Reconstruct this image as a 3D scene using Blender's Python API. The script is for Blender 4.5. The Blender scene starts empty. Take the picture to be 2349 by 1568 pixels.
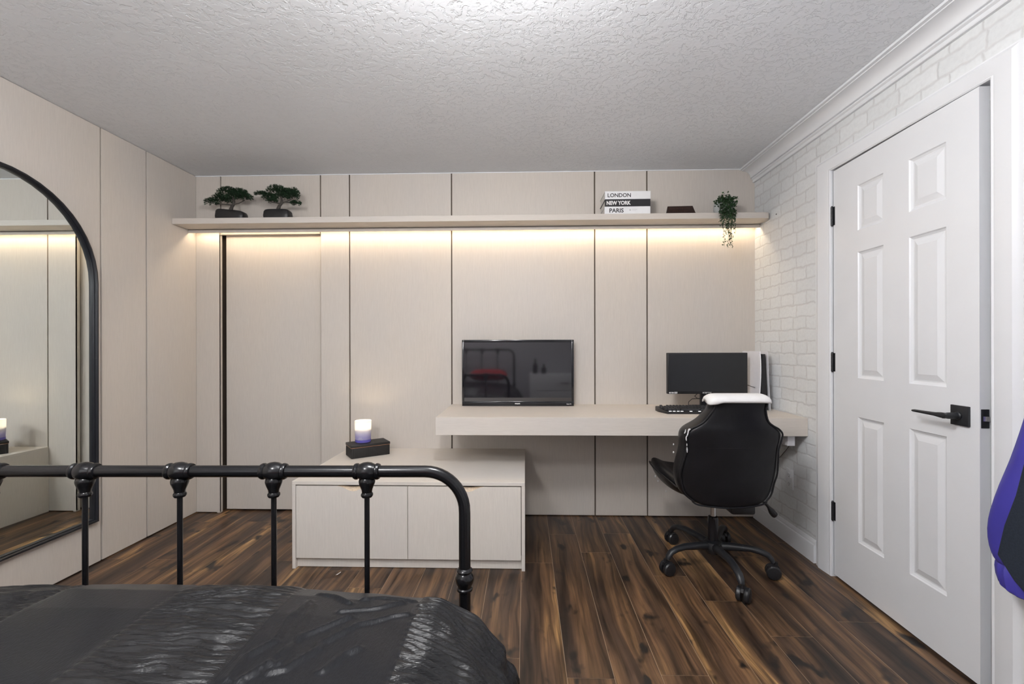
import bpy, bmesh, math, random
import numpy as np
from mathutils import Vector, Matrix
random.seed(7)
rng = np.random.RandomState(5)
PI = math.pi
SC = bpy.context.scene
COL = SC.collection
ORG = {}

# ------------------------------------------------------------------ room sizes (metres)
XL, XR, YB, YF, H = -2.302, 1.550, 3.139, -1.05, 2.352
SHELF_T, SHELF_B, SHELF_Y = 1.997, 1.960, 2.920
DESK_T, DESK_B, DESK_Y, DESK_X = 0.762, 0.662, 2.560, -0.505

# ------------------------------------------------------------------ mesh collector
class MB:
    def __init__(s):
        s.v = []; s.f = []; s.m = []; s.uv = None
    def add(s, vs, fs, mi=0):
        n = len(s.v); s.v += [tuple(v) for v in vs]
        s.f += [tuple(i + n for i in f) for f in fs]; s.m += [mi] * len(fs); return s
    def box(s, x0, x1, y0, y1, z0, z1, mi=0):
        vs = [(x, y, z) for x in (x0, x1) for y in (y0, y1) for z in (z0, z1)]
        return s.add(vs, [(0, 1, 3, 2), (4, 6, 7, 5), (0, 4, 5, 1), (2, 3, 7, 6), (0, 2, 6, 4), (1, 5, 7, 3)], mi)
    def rbox(s, x0, x1, y0, y1, z0, z1, r=.004, seg=2, mi=0):
        bm = bmesh.new(); bmesh.ops.create_cube(bm, size=1)
        for v in bm.verts:
            v.co = Vector(((x0 + x1) / 2 + v.co.x * (x1 - x0), (y0 + y1) / 2 + v.co.y * (y1 - y0), (z0 + z1) / 2 + v.co.z * (z1 - z0)))
        bmesh.ops.bevel(bm, geom=bm.edges[:], offset=r, segments=seg, affect='EDGES', profile=.5)
        return s.frombm(bm, mi)
    def frombm(s, bm, mi=0):
        bm.verts.ensure_lookup_table(); bm.verts.index_update()
        s.add([v.co[:] for v in bm.verts], [[v.index for v in f.verts] for f in bm.faces], mi); bm.free(); return s
    def rings(s, R, closed=True, cap=True, loop=False, mi=0):
        n = len(R[0]); vs = [p for r in R for p in r]; fs = []
        m = len(R)
        for i in range(m if loop else m - 1):
            a = i * n; b = ((i + 1) % m) * n
            for j in range(n if closed else n - 1):
                k = (j + 1) % n
                fs.append((a + j, a + k, b + k, b + j))
        if cap and not loop and closed:
            fs.append(tuple(reversed(range(n)))); fs.append(tuple(range((m - 1) * n, m * n)))
        return s.add(vs, fs, mi)
    def tube(s, P, r, n=12, cap=True, loop=False, mi=0):
        P = [Vector(p) for p in P]; m = len(P)
        rr = r if isinstance(r, (list, tuple)) else [r] * m
        T = []
        for i in range(m):
            if loop: t = P[(i + 1) % m] - P[i - 1]
            else: t = P[min(i + 1, m - 1)] - P[max(i - 1, 0)]
            T.append(t.normalized() if t.length > 1e-9 else Vector((0, 0, 1)))
        up = Vector((0, 0, 1)) if abs(T[0].z) < .9 else Vector((1, 0, 0))
        u = (up - T[0] * up.dot(T[0])).normalized(); R = []
        for i in range(m):
            u = (u - T[i] * u.dot(T[i])).normalized(); w = T[i].cross(u)
            R.append([P[i] + (u * math.cos(2 * PI * j / n) + w * math.sin(2 * PI * j / n)) * rr[i] for j in range(n)])
        return s.rings(R, True, cap, loop, mi)
    def lathe(s, prof, c=(0, 0, 0), ax='z', n=24, cap=True, mi=0):
        R = []
        for r, h in prof:
            ring = []
            for j in range(n):
                a = 2 * PI * j / n; p = (r * math.cos(a), r * math.sin(a), h)
                if ax == 'x': p = (p[2], p[0], p[1])
                if ax == 'y': p = (p[1], p[2], p[0])
                ring.append((c[0] + p[0], c[1] + p[1], c[2] + p[2]))
            R.append(ring)
        return s.rings(R, True, cap, False, mi)
    def prism(s, poly, a0, a1, plane='xz', mi=0):
        def P(p, a):
            return {'xz': (p[0], a, p[1]), 'yz': (a, p[0], p[1]), 'xy': (p[0], p[1], a)}[plane]
        return s.rings([[P(p, a0) for p in poly], [P(p, a1) for p in poly]], mi=mi)
    def move(s, M):
        s.v = [tuple(M @ Vector(v)) for v in s.v]; return s

def link(name, mb, mats, parent=None, local=False, smooth=True, ang=35, bevel=0, subd=0, uv=None):
    if not isinstance(mats, (list, tuple)): mats = [mats]
    if parent is not None: org = (0, 0, 0) if local else ORG[parent.name]
    elif local: org = (0, 0, 0)
    else:
        A = np.array(mb.v); lo = A.min(0); hi = A.max(0)
        org = ((lo[0] + hi[0]) / 2, (lo[1] + hi[1]) / 2, lo[2])
    me = bpy.data.meshes.new(name)
    me.from_pydata([(v[0] - org[0], v[1] - org[1], v[2] - org[2]) for v in mb.v], [], mb.f)
    for m in mats: me.materials.append(m)
    me.polygons.foreach_set('material_index', mb.m)
    if uv is not None:
        L = me.uv_layers.new(name='UVMap'); L.data.foreach_set('uv', np.array(uv, dtype=np.float32).ravel())
    bm = bmesh.new(); bm.from_mesh(me); bmesh.ops.recalc_face_normals(bm, faces=bm.faces); bm.to_mesh(me); bm.free()
    if smooth:
        me.polygons.foreach_set('use_smooth', [True] * len(me.polygons))
        me.set_sharp_from_angle(angle=math.radians(ang))
    me.update()
    o = bpy.data.objects.new(name, me); COL.objects.link(o)
    if parent is not None: o.parent = parent
    elif not local: o.location = org
    ORG[o.name] = ORG[parent.name] if parent is not None else org
    if bevel:
        b = o.modifiers.new('bevel', 'BEVEL'); b.width = bevel; b.segments = 2; b.limit_method = 'ANGLE'; b.harden_normals = False
    if subd:
        b = o.modifiers.new('subd', 'SUBSURF'); b.levels = subd; b.render_levels = subd
    return o
def tag(o, label=None, cat=None, group=None, kind=None):
    if label: o['label'] = label
    if cat: o['category'] = cat
    if group: o['group'] = group
    if kind: o['kind'] = kind
    return o
def thing(name, label, cat, loc=(0, 0, 0), rz=0, group=None):
    o = bpy.data.objects.new(name, None); COL.objects.link(o); o.empty_display_size = .05
    o.location = loc; o.rotation_euler = (0, 0, rz); ORG[o.name] = tuple(loc)
    return tag(o, label, cat, group)
def struct(name, mb, mats, parent=None, label=None, **k):
    o = link(name, mb, mats, parent, **k); o['kind'] = 'structure'
    if label: o['label'] = label
    return o

# ------------------------------------------------------------------ materials
def newmat(name):
    m = bpy.data.materials.new(name); m.use_nodes = True
    return m, m.node_tree.nodes, m.node_tree.links, m.node_tree.nodes['Principled BSDF']
def N(nt, t, **k):
    n = nt.new(t)
    for a, b in k.items(): setattr(n, a, b)
    return n
def coords(ns, ls, scale=(1, 1, 1), kind='Object', rot=(0, 0, 0)):
    tc = ns.new('ShaderNodeTexCoord'); mp = ns.new('ShaderNodeMapping')
    mp.inputs['Scale'].default_value = scale; mp.inputs['Rotation'].default_value = rot
    ls.new(tc.outputs[kind], mp.inputs['Vector']); return mp.outputs['Vector']
def noise(ns, ls, vec, scale, detail=3, rough=.5, dist=0):
    n = ns.new('ShaderNodeTexNoise'); n.inputs['Scale'].default_value = scale
    n.inputs['Detail'].default_value = detail; n.inputs['Roughness'].default_value = rough
    n.inputs['Distortion'].default_value = dist; ls.new(vec, n.inputs['Vector']); return n.outputs['Fac']
def ramp(ns, ls, fac, stops, interp='LINEAR'):
    r = ns.new('ShaderNodeValToRGB'); r.color_ramp.interpolation = interp
    e = r.color_ramp.elements
    while len(e) < len(stops): e.new(.5)
    for i, (p, c) in enumerate(stops):
        e[i].position = p; e[i].color = (c[0], c[1], c[2], 1) if hasattr(c, '__len__') else (c, c, c, 1)
    ls.new(fac, r.inputs['Fac']); return r.outputs['Color']
def bump(ns, ls, h, strength, dist, bsdf, prev=None):
    b = ns.new('ShaderNodeBump'); b.inputs['Strength'].default_value = strength; b.inputs['Distance'].default_value = dist
    ls.new(h, b.inputs['Height'])
    if prev is not None: ls.new(prev, b.inputs['Normal'])
    ls.new(b.outputs['Normal'], bsdf.inputs['Normal']); return b.outputs['Normal']
def mixc(ns, ls, fac, a, b, mode='MIX'):
    m = ns.new('ShaderNodeMix'); m.data_type = 'RGBA'; m.blend_type = mode
    for s, v in ((m.inputs[0], fac), (m.inputs[6], a), (m.inputs[7], b)):
        if isinstance(v, bpy.types.NodeSocket): ls.new(v, s)
        elif isinstance(v, (int, float)): s.default_value = v
        else: s.default_value = (*v, 1)
    return m.outputs[2]
def simple(name, col, rough=.5, metal=0, var=.06, vs=30, bmp=0, bs=200, **k):
    m, ns, ls, b = newmat(name)
    v = coords(ns, ls)
    f = noise(ns, ls, v, vs, 2)
    lo = tuple(c * (1 - var) for c in col); hi = tuple(min(1, c * (1 + var)) for c in col)
    ls.new(ramp(ns, ls, f, [(.3, lo), (.7, hi)]), b.inputs['Base Color'])
    b.inputs['Roughness'].default_value = rough; b.inputs['Metallic'].default_value = metal
    if bmp: bump(ns, ls, noise(ns, ls, v, bs, 3), bmp, .001, b)
    for a, c in k.items(): b.inputs[a.replace('_', ' ')].default_value = c
    return m
def emissive(name, col, strength, base=(.8, .8, .8)):
    m, ns, ls, b = newmat(name)
    f = noise(ns, ls, coords(ns, ls), 4, 1)
    ls.new(ramp(ns, ls, f, [(.3, tuple(c * .99 for c in base)), (.7, base)]), b.inputs['Base Color'])
    b.inputs['Emission Color'].default_value = (*col, 1); b.inputs['Emission Strength'].default_value = strength
    return m

def laminate(name, col, along='z'):
    m, ns, ls, b = newmat(name)
    sc = {'z': (1, 1, .035), 'x': (.035, 1, 1)}[along]
    v = coords(ns, ls, sc)
    f = noise(ns, ls, v, 420, 3, .65)
    g = noise(ns, ls, coords(ns, ls, {'z': (1, 1, .35), 'x': (.35, 1, 1)}[along]), 3.2, 3)
    c1 = ramp(ns, ls, f, [(.3, tuple(c * .945 for c in col)), (.7, tuple(c * 1.045 for c in col))])
    c2 = ramp(ns, ls, g, [(.3, (.955, .965, .985)), (.7, (1.0, .99, .975))])
    ls.new(mixc(ns, ls, 1., c1, c2, 'MULTIPLY'), b.inputs['Base Color'])
    b.inputs['Roughness'].default_value = .5; b.inputs['Specular IOR Level'].default_value = .35
    bump(ns, ls, f, .12, .0006, b)
    return m
LAM = (.60, .553, .502)
M_panel = laminate('greige_laminate_panel', LAM, 'z')
M_lamx = laminate('greige_laminate_board', (.63, .582, .53), 'x')
M_cab = laminate('pale_laminate_cabinet', (.67, .628, .578), 'z')
M_cabx = laminate('pale_laminate_cabinet_top', (.67, .628, .578), 'x')
M_groove = simple('brown_shadow_gap', (.10, .075, .055), .6)
M_dark = simple('dark_recess', (.045, .032, .024), .7)

def ceiling_mat():
    m, ns, ls, b = newmat('knockdown_plaster')
    v = coords(ns, ls)
    w = ns.new('ShaderNodeVectorMath'); w.operation = 'ADD'
    nz = ns.new('ShaderNodeTexNoise'); nz.inputs['Scale'].default_value = 9; ls.new(v, nz.inputs['Vector'])
    sc = ns.new('ShaderNodeVectorMath'); sc.operation = 'SCALE'; sc.inputs['Scale'].default_value = .06
    ls.new(nz.outputs['Color'], sc.inputs[0]); ls.new(v, w.inputs[0]); ls.new(sc.outputs[0], w.inputs[1])
    f1 = noise(ns, ls, w.outputs[0], 30, 5, .62)
    p = ramp(ns, ls, f1, [(.44, 0), (.50, 1)])
    f2 = noise(ns, ls, v, 70, 3)
    mx = mixc(ns, ls, .22, p, f2)
    ls.new(ramp(ns, ls, noise(ns, ls, v, 2, 2), [(.3, (.79, .815, .85)), (.7, (.82, .845, .88))]), b.inputs['Base Color'])
    b.inputs['Roughness'].default_value = .7
    bump(ns, ls, mx, .55, .0075, b)
    return m
M_ceil = ceiling_mat()
M_white = simple('white_paint', (.76, .775, .80), .38, var=.015, vs=5)
M_trim = simple('white_trim_paint', (.78, .795, .82), .33, var=.015, vs=5)

def brick_mat():
    m, ns, ls, b = newmat('white_brick_wallpaper')
    tc = ns.new('ShaderNodeTexCoord'); sp = ns.new('ShaderNodeSeparateXYZ'); ls.new(tc.outputs['Object'], sp.inputs[0])
    cb = ns.new('ShaderNodeCombineXYZ'); ls.new(sp.outputs['Y'], cb.inputs['X']); ls.new(sp.outputs['Z'], cb.inputs['Y'])
    nz = ns.new('ShaderNodeTexNoise'); nz.inputs['Scale'].default_value = 16; nz.inputs['Detail'].default_value = 3
    ls.new(cb.outputs[0], nz.inputs['Vector'])
    sb = ns.new('ShaderNodeVectorMath'); sb.operation = 'SUBTRACT'; ls.new(nz.outputs['Color'], sb.inputs[0]); sb.inputs[1].default_value = (.5, .5, .5)
    sc = ns.new('ShaderNodeVectorMath'); sc.operation = 'SCALE'; sc.inputs['Scale'].default_value = .030; ls.new(sb.outputs[0], sc.inputs[0])
    ad = ns.new('ShaderNodeVectorMath'); ls.new(cb.outputs[0], ad.inputs[0]); ls.new(sc.outputs[0], ad.inputs[1])
    def brick(w, off, fr, msize, smooth):
        br = ns.new('ShaderNodeTexBrick'); ls.new(ad.outputs[0], br.inputs['Vector'])
        br.inputs['Scale'].default_value = 1; br.inputs['Brick Width'].default_value = w; br.inputs['Row Height'].default_value = .0695
        br.inputs['Mortar Size'].default_value = msize; br.inputs['Mortar Smooth'].default_value = smooth
        br.offset = off; br.offset_frequency = fr; br.squash = .68; br.squash_frequency = 2
        br.inputs['Color1'].default_value = (.78, .80, .81, 1); br.inputs['Color2'].default_value = (.735, .755, .765, 1)
        br.inputs['Mortar'].default_value = (.66, .665, .67, 1)
        return br
    br = brick(.180, .5, 2, .0085, 1.0)
    f = noise(ns, ls, ad.outputs[0], 60, 3)
    col = mixc(ns, ls, .22, br.outputs['Color'], ramp(ns, ls, f, [(.3, .62), (.6, .88)]), 'MULTIPLY')
    ls.new(col, b.inputs['Base Color']); b.inputs['Roughness'].default_value = .6
    inv = ns.new('ShaderNodeInvert'); ls.new(br.outputs['Fac'], inv.inputs['Color'])
    bump(ns, ls, mixc(ns, ls, .25, inv.outputs[0], f), .45, .004, b)
    return m
M_brick = brick_mat()

def wood_floor():
    m, ns, ls, b = newmat('dark_acacia_plank')
    tc = ns.new('ShaderNodeTexCoord')
    def mp(sc):
        p = ns.new('ShaderNodeMapping'); p.inputs['Scale'].default_value = sc; ls.new(tc.outputs['UV'], p.inputs['Vector']); return p.outputs[0]
    warp = ns.new('ShaderNodeTexNoise'); warp.inputs['Scale'].default_value = 1.; warp.inputs['Detail'].default_value = 2
    ls.new(mp((4, 1.3, 1)), warp.inputs['Vector'])
    s1 = ns.new('ShaderNodeVectorMath'); s1.operation = 'SCALE'; s1.inputs['Scale'].default_value = .10; ls.new(warp.outputs['Color'], s1.inputs[0])
    ad = ns.new('ShaderNodeVectorMath'); ls.new(tc.outputs['UV'], ad.inputs[0]); ls.new(s1.outputs[0], ad.inputs[1])
    def mpw(sc):
        p = ns.new('ShaderNodeMapping'); p.inputs['Scale'].default_value = sc; ls.new(ad.outputs[0], p.inputs['Vector']); return p.outputs[0]
    big = noise(ns, ls, mpw((9, .75, 1)), 1.15, 3, .55, .3)
    fine = noise(ns, ls, mpw((70, 2.0, 1)), 1.6, 4, .65)
    med = noise(ns, ls, mpw((26, 1.1, 1)), 1.3, 3, .6)
    knot = noise(ns, ls, mpw((8, 4.5, 1)), 1.25, 3, .5)
    base = ramp(ns, ls, big, [(.30, (.016, .011, .009)), (.42, (.055, .031, .019)), (.52, (.115, .062, .032)), (.60, (.155, .085, .040)), (.65, (.30, .170, .070)), (.72, (.44, .27, .12))])
    g = ramp(ns, ls, med, [(.34, .30), (.50, .95), (.66, 1.5)])
    g2 = ramp(ns, ls, fine, [(.36, .62), (.56, 1.08)])
    c = mixc(ns, ls, 1., base, g, 'MULTIPLY'); c = mixc(ns, ls, 1., c, g2, 'MULTIPLY')
    k = ramp(ns, ls, knot, [(.60, 0), (.67, 1)])
    c = mixc(ns, ls, k, c, (.012, .009, .008))
    ls.new(c, b.inputs['Base Color'])
    ls.new(ramp(ns, ls, fine, [(.2, .34), (.8, .46)]), b.inputs['Roughness'])
    b.inputs['Specular IOR Level'].default_value = .5
    bump(ns, ls, fine, .15, .0008, b)
    return m
M_floor = wood_floor()
M_seam = simple('plank_bevel_line', (.36, .27, .19), .5)
M_black = simple('black_enamel_tube', (.006, .006, .007), .2, var=.1, Specular_IOR_Level=.4)
M_blackm = simple('black_matte_metal', (.014, .015, .018), .42, var=.1)
M_mirframe = simple('black_mirror_frame', (.012, .013, .017), .33, var=.1)
M_plastic = simple('black_plastic', (.012, .012, .014), .38, var=.1)
M_gloss = simple('black_gloss_bezel', (.010, .010, .013), .12, var=.1)
M_screen = simple('dark_tv_panel', (.010, .009, .012), .05, var=.05, IOR=1.8)
M_mscreen = simple('matte_monitor_panel', (.012, .013, .015), .32, var=.05)
def leather(name, rough=.33):
    m, ns, ls, b = newmat(name)
    v = coords(ns, ls)
    ls.new(ramp(ns, ls, noise(ns, ls, v, 12, 2), [(.3, (.006, .006, .007)), (.7, (.009, .009, .011))]), b.inputs['Base Color'])
    b.inputs['Roughness'].default_value = rough; b.inputs['Specular IOR Level'].default_value = .3
    vo = ns.new('ShaderNodeTexVoronoi'); vo.inputs['Scale'].default_value = 420; ls.new(v, vo.inputs['Vector'])
    n1 = bump(ns, ls, noise(ns, ls, v, 9, 3), .35, .01, b)
    bump(ns, ls, vo.outputs['Distance'], .1, .0006, b, n1)
    return m
M_leather = leather('black_faux_leather')
M_wleather = simple('white_faux_leather', (.78, .77, .76), .45, var=.03, bmp=.2, bs=300)
M_scuff = simple('peeled_backing_fabric', (.55, .55, .56), .9, var=.35, vs=260)
M_chrome = simple('brushed_steel', (.62, .61, .6), .22, 1)
M_wplast = simple('white_console_shell', (.80, .80, .84), .4, var=.02)
M_white2 = simple('white_card_cover', (.80, .80, .81), .45, var=.02)
M_bkblack = simple('black_card_cover', (.016, .015, .018), .4)
M_ink = simple('black_ink', (.02, .018, .02), .5)
M_wink = simple('white_ink', (.85, .84, .83), .5)
M_gink = simple('pale_grey_ink', (.52, .52, .52), .5)
M_page = simple('page_block', (.70, .68, .64), .8, var=.1, vs=300)
M_brown = simple('dark_walnut_block', (.022, .009, .006), .4, var=.25)
M_brownink = simple('engraved_brown', (.055, .026, .018), .5)
M_foilg = simple('bonsai_needles', (.015, .044, .018), .6, var=.5, vs=60)
M_bark = simple('grey_bark', (.060, .052, .045), .9, var=.4, vs=90, bmp=.8, bs=120)
M_pot = simple('hammered_black_pot', (.012, .012, .013), .42, var=.2, bmp=1.0, bs=110)
M_leaf = simple('ivy_leaf', (.018, .050, .016), .5, var=.55, vs=70)
M_ceram = simple('pale_grey_ceramic', (.50, .52, .52), .25, var=.08)
M_boxb = simple('black_ribbed_lacquer', (.016, .015, .015), .38, var=.1)
M_gold = simple('copper_rim', (.75, .36, .20), .3, 1)
M_purple = simple('purple_nylon', (.052, .044, .33), .55, var=.12, vs=8, bmp=.4, bs=14)
M_navy = simple('dark_navy_fleece', (.010, .016, .028), .9, var=.2, vs=200, bmp=.5, bs=400)
M_red = simple('red_pillow_cotton', (.42, .02, .025), .8, var=.1, bmp=.4, bs=60)
M_matt = simple('mattress_ticking', (.6, .58, .55), .8)
M_paper = simple('white_paper', (.8, .79, .76), .8)
M_mirror, ns_, ls_, b_ = newmat('silvered_glass')
b_.inputs['Metallic'].default_value = 1; b_.inputs['Roughness'].default_value = .0
ls_.new(ramp(ns_, ls_, noise(ns_, ls_, coords(ns_, ls_), 2, 1), [(.3, (.86, .915, .90)), (.7, (.87, .925, .91))]), b_.inputs['Base Color'])

# ------------------------------------------------------------------ setting
# floor: real planks 0.1668 wide laid along y
PW = .1668
ends = {0: 1.61, -1: 2.456, 1: 2.588, 2: 2.853, 3: 2.333, 4: 2.111, 5: 1.861, 6: 2.561, 7: 1.966}
fl = MB(); fl.box(XL - .5, XR + .35, YF - .1, YB + .45, -.03, -.0012, 1); uv = [(0, 0)] * 24
k = math.floor((XL - .2 - .143) / PW)
while .143 + k * PW < XR + .3:
    x0 = .143 + k * PW + .0009; x1 = .143 + (k + 1) * PW - .0009
    L = 1.22; e = ends.get(k, 1.0 + rng.rand() * 1.2)
    y = e - L * 4
    while y < YB + .4:
        a = max(y, YF - .05) + .0009; b = min(y + L, YB + .4) - .0009
        if b > a:
            n = len(fl.v); fl.v += [(x0, a, 0), (x1, a, 0), (x1, b, 0), (x0, b, 0)]; fl.f.append((n, n + 1, n + 2, n + 3)); fl.m.append(0)
            ox, oy = rng.rand() * 40, rng.rand() * 40
            uv += [(ox, oy), (ox + x1 - x0, oy), (ox + x1 - x0, oy + b - a), (ox, oy + b - a)]
        y += L
    k += 1
struct('floor', fl, [M_floor, M_seam], smooth=False, uv=uv, label='dark brown tiger-streaked wood plank floor')

c = MB().box(XL - .1, XR + .2, YF - .1, YB + .1, H, H + .05)
struct('ceiling', c, M_ceil, smooth=False, label='white knockdown-textured ceiling')

# back wall: dark backing with an opening, separate faced panels with brown shadow gaps
OX0, OX1, OZ = -2.136, -1.417, 1.943
bk = MB()
bk.box(XL - .1, OX0 - .0201, YB + .012, YB + .10, 0, H); bk.box(OX1 + .0201, XR + .1, YB + .012, YB + .10, 0, H); bk.box(OX0 - .0201, OX1 + .0201, YB + .012, YB + .10, OZ + .0201, H)
wall_back = struct('wall_back', bk, M_groove, smooth=False, label='greige laminate panelled wall behind the desk')
ORG['wall_back'] = ORG[wall_back.name]
G = .0045
def panel(x0, x1, z0, z1, y0=YB, y1=YB + .0119):
    m = MB().box(x0, x1, y0, y1, z0, z1)
    o = link('wall_panel', m, M_panel, wall_back, bevel=.0008); return o
gx = [XL, -2.126, -1.420, -1.216, -.506, .474, .828, XR]
for i in range(7):
    a = gx[i] + (G if i else 0); b = gx[i + 1] - (G if i < 6 else 0)
    if i == 0:
        panel(a, b, SHELF_B, H - .003); panel(a, OX0, .006, SHELF_B)
    elif i == 1:
        panel(a, b, OZ, H - .003)
    elif i == 2:
        panel(a, b, SHELF_B, H - .003); panel(OX1, b, .006, SHELF_B)
    elif i == 6:
        panel(a, b, .006, H - .003)
    else:
        panel(a, b, .006, H - .003)
# closet opening reveals and sliding door
rv = MB(); rv.box(OX0 - .02, OX0, YB + .0005, YB + .032, 0, OZ); rv.box(OX1, OX1 + .02, YB + .0005, YB + .032, 0, OZ)
rv.box(OX0 - .02, OX1 + .02, YB + .0125, YB + .032, OZ, OZ + .02)
link('reveal', rv, M_panel, wall_back, bevel=.0008)
tr = MB(); tr.box(OX0 - .25, OX1 + .3, YB + .27, YB + .29, 0, 2.2); tr.box(OX0 - .04, OX0 - .02, YB + .1, YB + .27, 0, 2.2); tr.box(OX1 + .28, OX1 + .3, YB + .10, YB + .27, 0, 2.2)
tr.box(OX0 - .25, OX1 + .3, YB + .10, YB + .29, 2.0, 2.02)
link('closet_lining', tr, M_dark, wall_back, smooth=False)
sd = MB().box(-2.117, OX1 + .26, YB + .046, YB + .078, .012, 1.99)
door1 = struct('door_1', sd, M_panel, label='greige laminate sliding closet door behind the wall opening', bevel=.001)
# left wall panels
lb = MB().box(XL - .1, XL - .012, YF - .1, YB + .1, 0, H)
wall_left = struct('wall_left', lb, M_groove, smooth=False, label='greige laminate panelled wall with the arched mirror')
gy = [YF, -.5, .3, 1.1, 2.420, 2.720, YB]
for i in range(6):
    a = gy[i] + (G if i else 0); b = gy[i + 1] - (G if i < 5 else 0)
    link('wall_panel', MB().box(XL - .0119, XL, a, b, .006, H - .002), M_panel, wall_left, bevel=.0008)
# thin pale caulk line at the top of the panelled walls
cl = MB().box(XL, XR - .1, YB - .004, YB, H - .005, H); struct('trim_1', cl, M_trim, smooth=False, label='thin white caulk line above the panelled back wall')
# right wall with door hole
HX = XR; DY0, DY1, DZ = 1.560, 2.352, 2.040
rw = MB(); rw.box(XR, XR + .12, DY1 + .012, YB + .1, 0, H); rw.box(XR, XR + .12, YF - .1, DY0 - .012, 0, H); rw.box(XR, XR + .12, DY0 - .012, DY1 + .012, DZ + .012, H)
struct('wall_right', rw, M_brick, smooth=False, label='white brick-pattern wallpapered wall')
WX0, WX1, WZ0, WZ1 = -2.12, -1.02, .95, 2.10
wf = MB(); wf.box(XL - .1, WX0, YF - .1, YF, 0, H); wf.box(WX1, XR + .12, YF - .1, YF, 0, H); wf.box(WX0, WX1, YF - .1, YF, 0, WZ0); wf.box(WX0, WX1, YF - .1, YF, WZ1, H)
struct('wall_front', wf, simple('grey_wall_paint', (.44, .44, .46), .7, var=.02), smooth=False, label='plain grey wall behind the bed head')
m = MB(); m.rbox(WX0 - .06, WX1 + .06, YF, YF + .018, WZ1, WZ1 + .07, .003); m.rbox(WX0 - .06, WX0, YF, YF + .018, WZ0, WZ1, .003); m.rbox(WX1, WX1 + .06, YF, YF + .018, WZ0, WZ1, .003); m.rbox(WX0 - .08, WX1 + .08, YF, YF + .05, WZ0 - .03, WZ0, .003)
m.box(WX0, WX0 + .035, YF - .07, YF - .04, WZ0, WZ1); m.box(WX1 - .035, WX1, YF - .07, YF - .04, WZ0, WZ1); m.box(WX0, WX1, YF - .07, YF - .04, WZ0, WZ0 + .035); m.box(WX0, WX1, YF - .07, YF - .04, WZ1 - .035, WZ1); m.box(WX0, WX1, YF - .065, YF - .045, 1.51, 1.54)
fill_window = struct('fill_window_1', m, M_trim, label='white framed window added behind the bed head as fill light')
M_fillglow = emissive('fill_light_glow', (.90, .95, 1.0), 1.0)  # unseen window, added so its glowing pane fills the room with soft light
o = link('fill_light_pane', MB().box(WX0 + .035, WX1 - .035, YF - .058, YF - .052, WZ0 + .035, WZ1 - .035), M_fillglow, fill_window, smooth=False)
# hall behind the door
hb = MB().box(XR + .35, XR + .37, 1.2, 2.8, 0, 2.3)
# crown moulding (swept profile along y)
prof = [(0, -.094), (-.013, -.094), (-.015, -.090), (-.015, -.078), (-.019, -.076), (-.023, -.072), (-.023, -.067), (-.019, -.063), (-.028, -.062)] + [(-.082 + .052 * math.cos(PI / 2 * i / 8), -.060 + .044 * math.sin(PI / 2 * i / 8)) for i in range(9)] + [(-.086, -.016), (-.086, -.011), (-.101, -.011), (-.101, -.0005), (0, -.0005)]
cr = MB().rings([[(XR + a, YF, H + b) for a, b in prof], [(XR + a, YB - .0005, H + b) for a, b in prof]])
struct('trim_2', cr, M_trim, ang=25, label='white crown moulding along the brick-papered wall')
# baseboard right
bp = [(0, 0), (-.016, 0), (-.016, .088), (-.014, .094), (-.009, .098), (-.009, .104), (-.006, .112), (-.003, .118), (0, .120)]
bb = MB().rings([[(XR + a, DY1 + .136, b) for a, b in bp], [(XR + a, YB - .0005, b) for a, b in bp]])
bb2 = MB().rings([[(XR + a, YF, b) for a, b in bp], [(XR + a, DY0 - .112, b) for a, b in bp]])
bb.add(bb2.v, bb2.f)
struct('baseboard_right', bb, M_trim, ang=25, label='white moulded baseboard under the brick wallpaper')
# door casing: mitred profile around the hole
cp = [(0, .0005), (0, -.012), (.006, -.016), (.012, -.014), (.018, -.016), (.045, -.019), (.075, -.021), (.085, -.016), (.092, -.013), (.100, -.012), (.108, .0005)]   # (outward, x)
pathc = []
for (y, z, dy, dz) in ((DY1, 0, 1, 0), (DY1, DZ, 1, .72), (DY0, DZ, -1, .72), (DY0, 0, -1, 0)):
    pathc.append([(XR + x, y + dy * o * (1.22 if dy > 0 else 1.0), z + dz * o) for o, x in cp])
cs = MB().rings(pathc)
trim3 = struct('trim_3', cs, M_trim, ang=20, label='white moulded casing around the panelled door')
# jamb lining and stop
jb = MB(); jb.box(XR - .001, XR + .12, DY1, DY1 + .012, 0, DZ + .012); jb.box(XR - .001, XR + .12, DY0 - .012, DY0, 0, DZ + .012); jb.box(XR - .001, XR + .12, DY0, DY1, DZ, DZ + .012)
jb.box(XR + .045, XR + .06, DY1 - .012, DY1, 0, DZ); jb.box(XR + .045, XR + .06, DY0, DY0 + .012, 0, DZ); jb.box(XR + .045, XR + .06, DY0, DY1, DZ - .012, DZ)
link('jamb', jb, M_trim, trim3, smooth=False)
st = MB().box(XR + .005, XR + .04, DY0 - .0005, DY0 + .0012, .885, .945); link('strike_plate', st, M_blackm, trim3)

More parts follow.
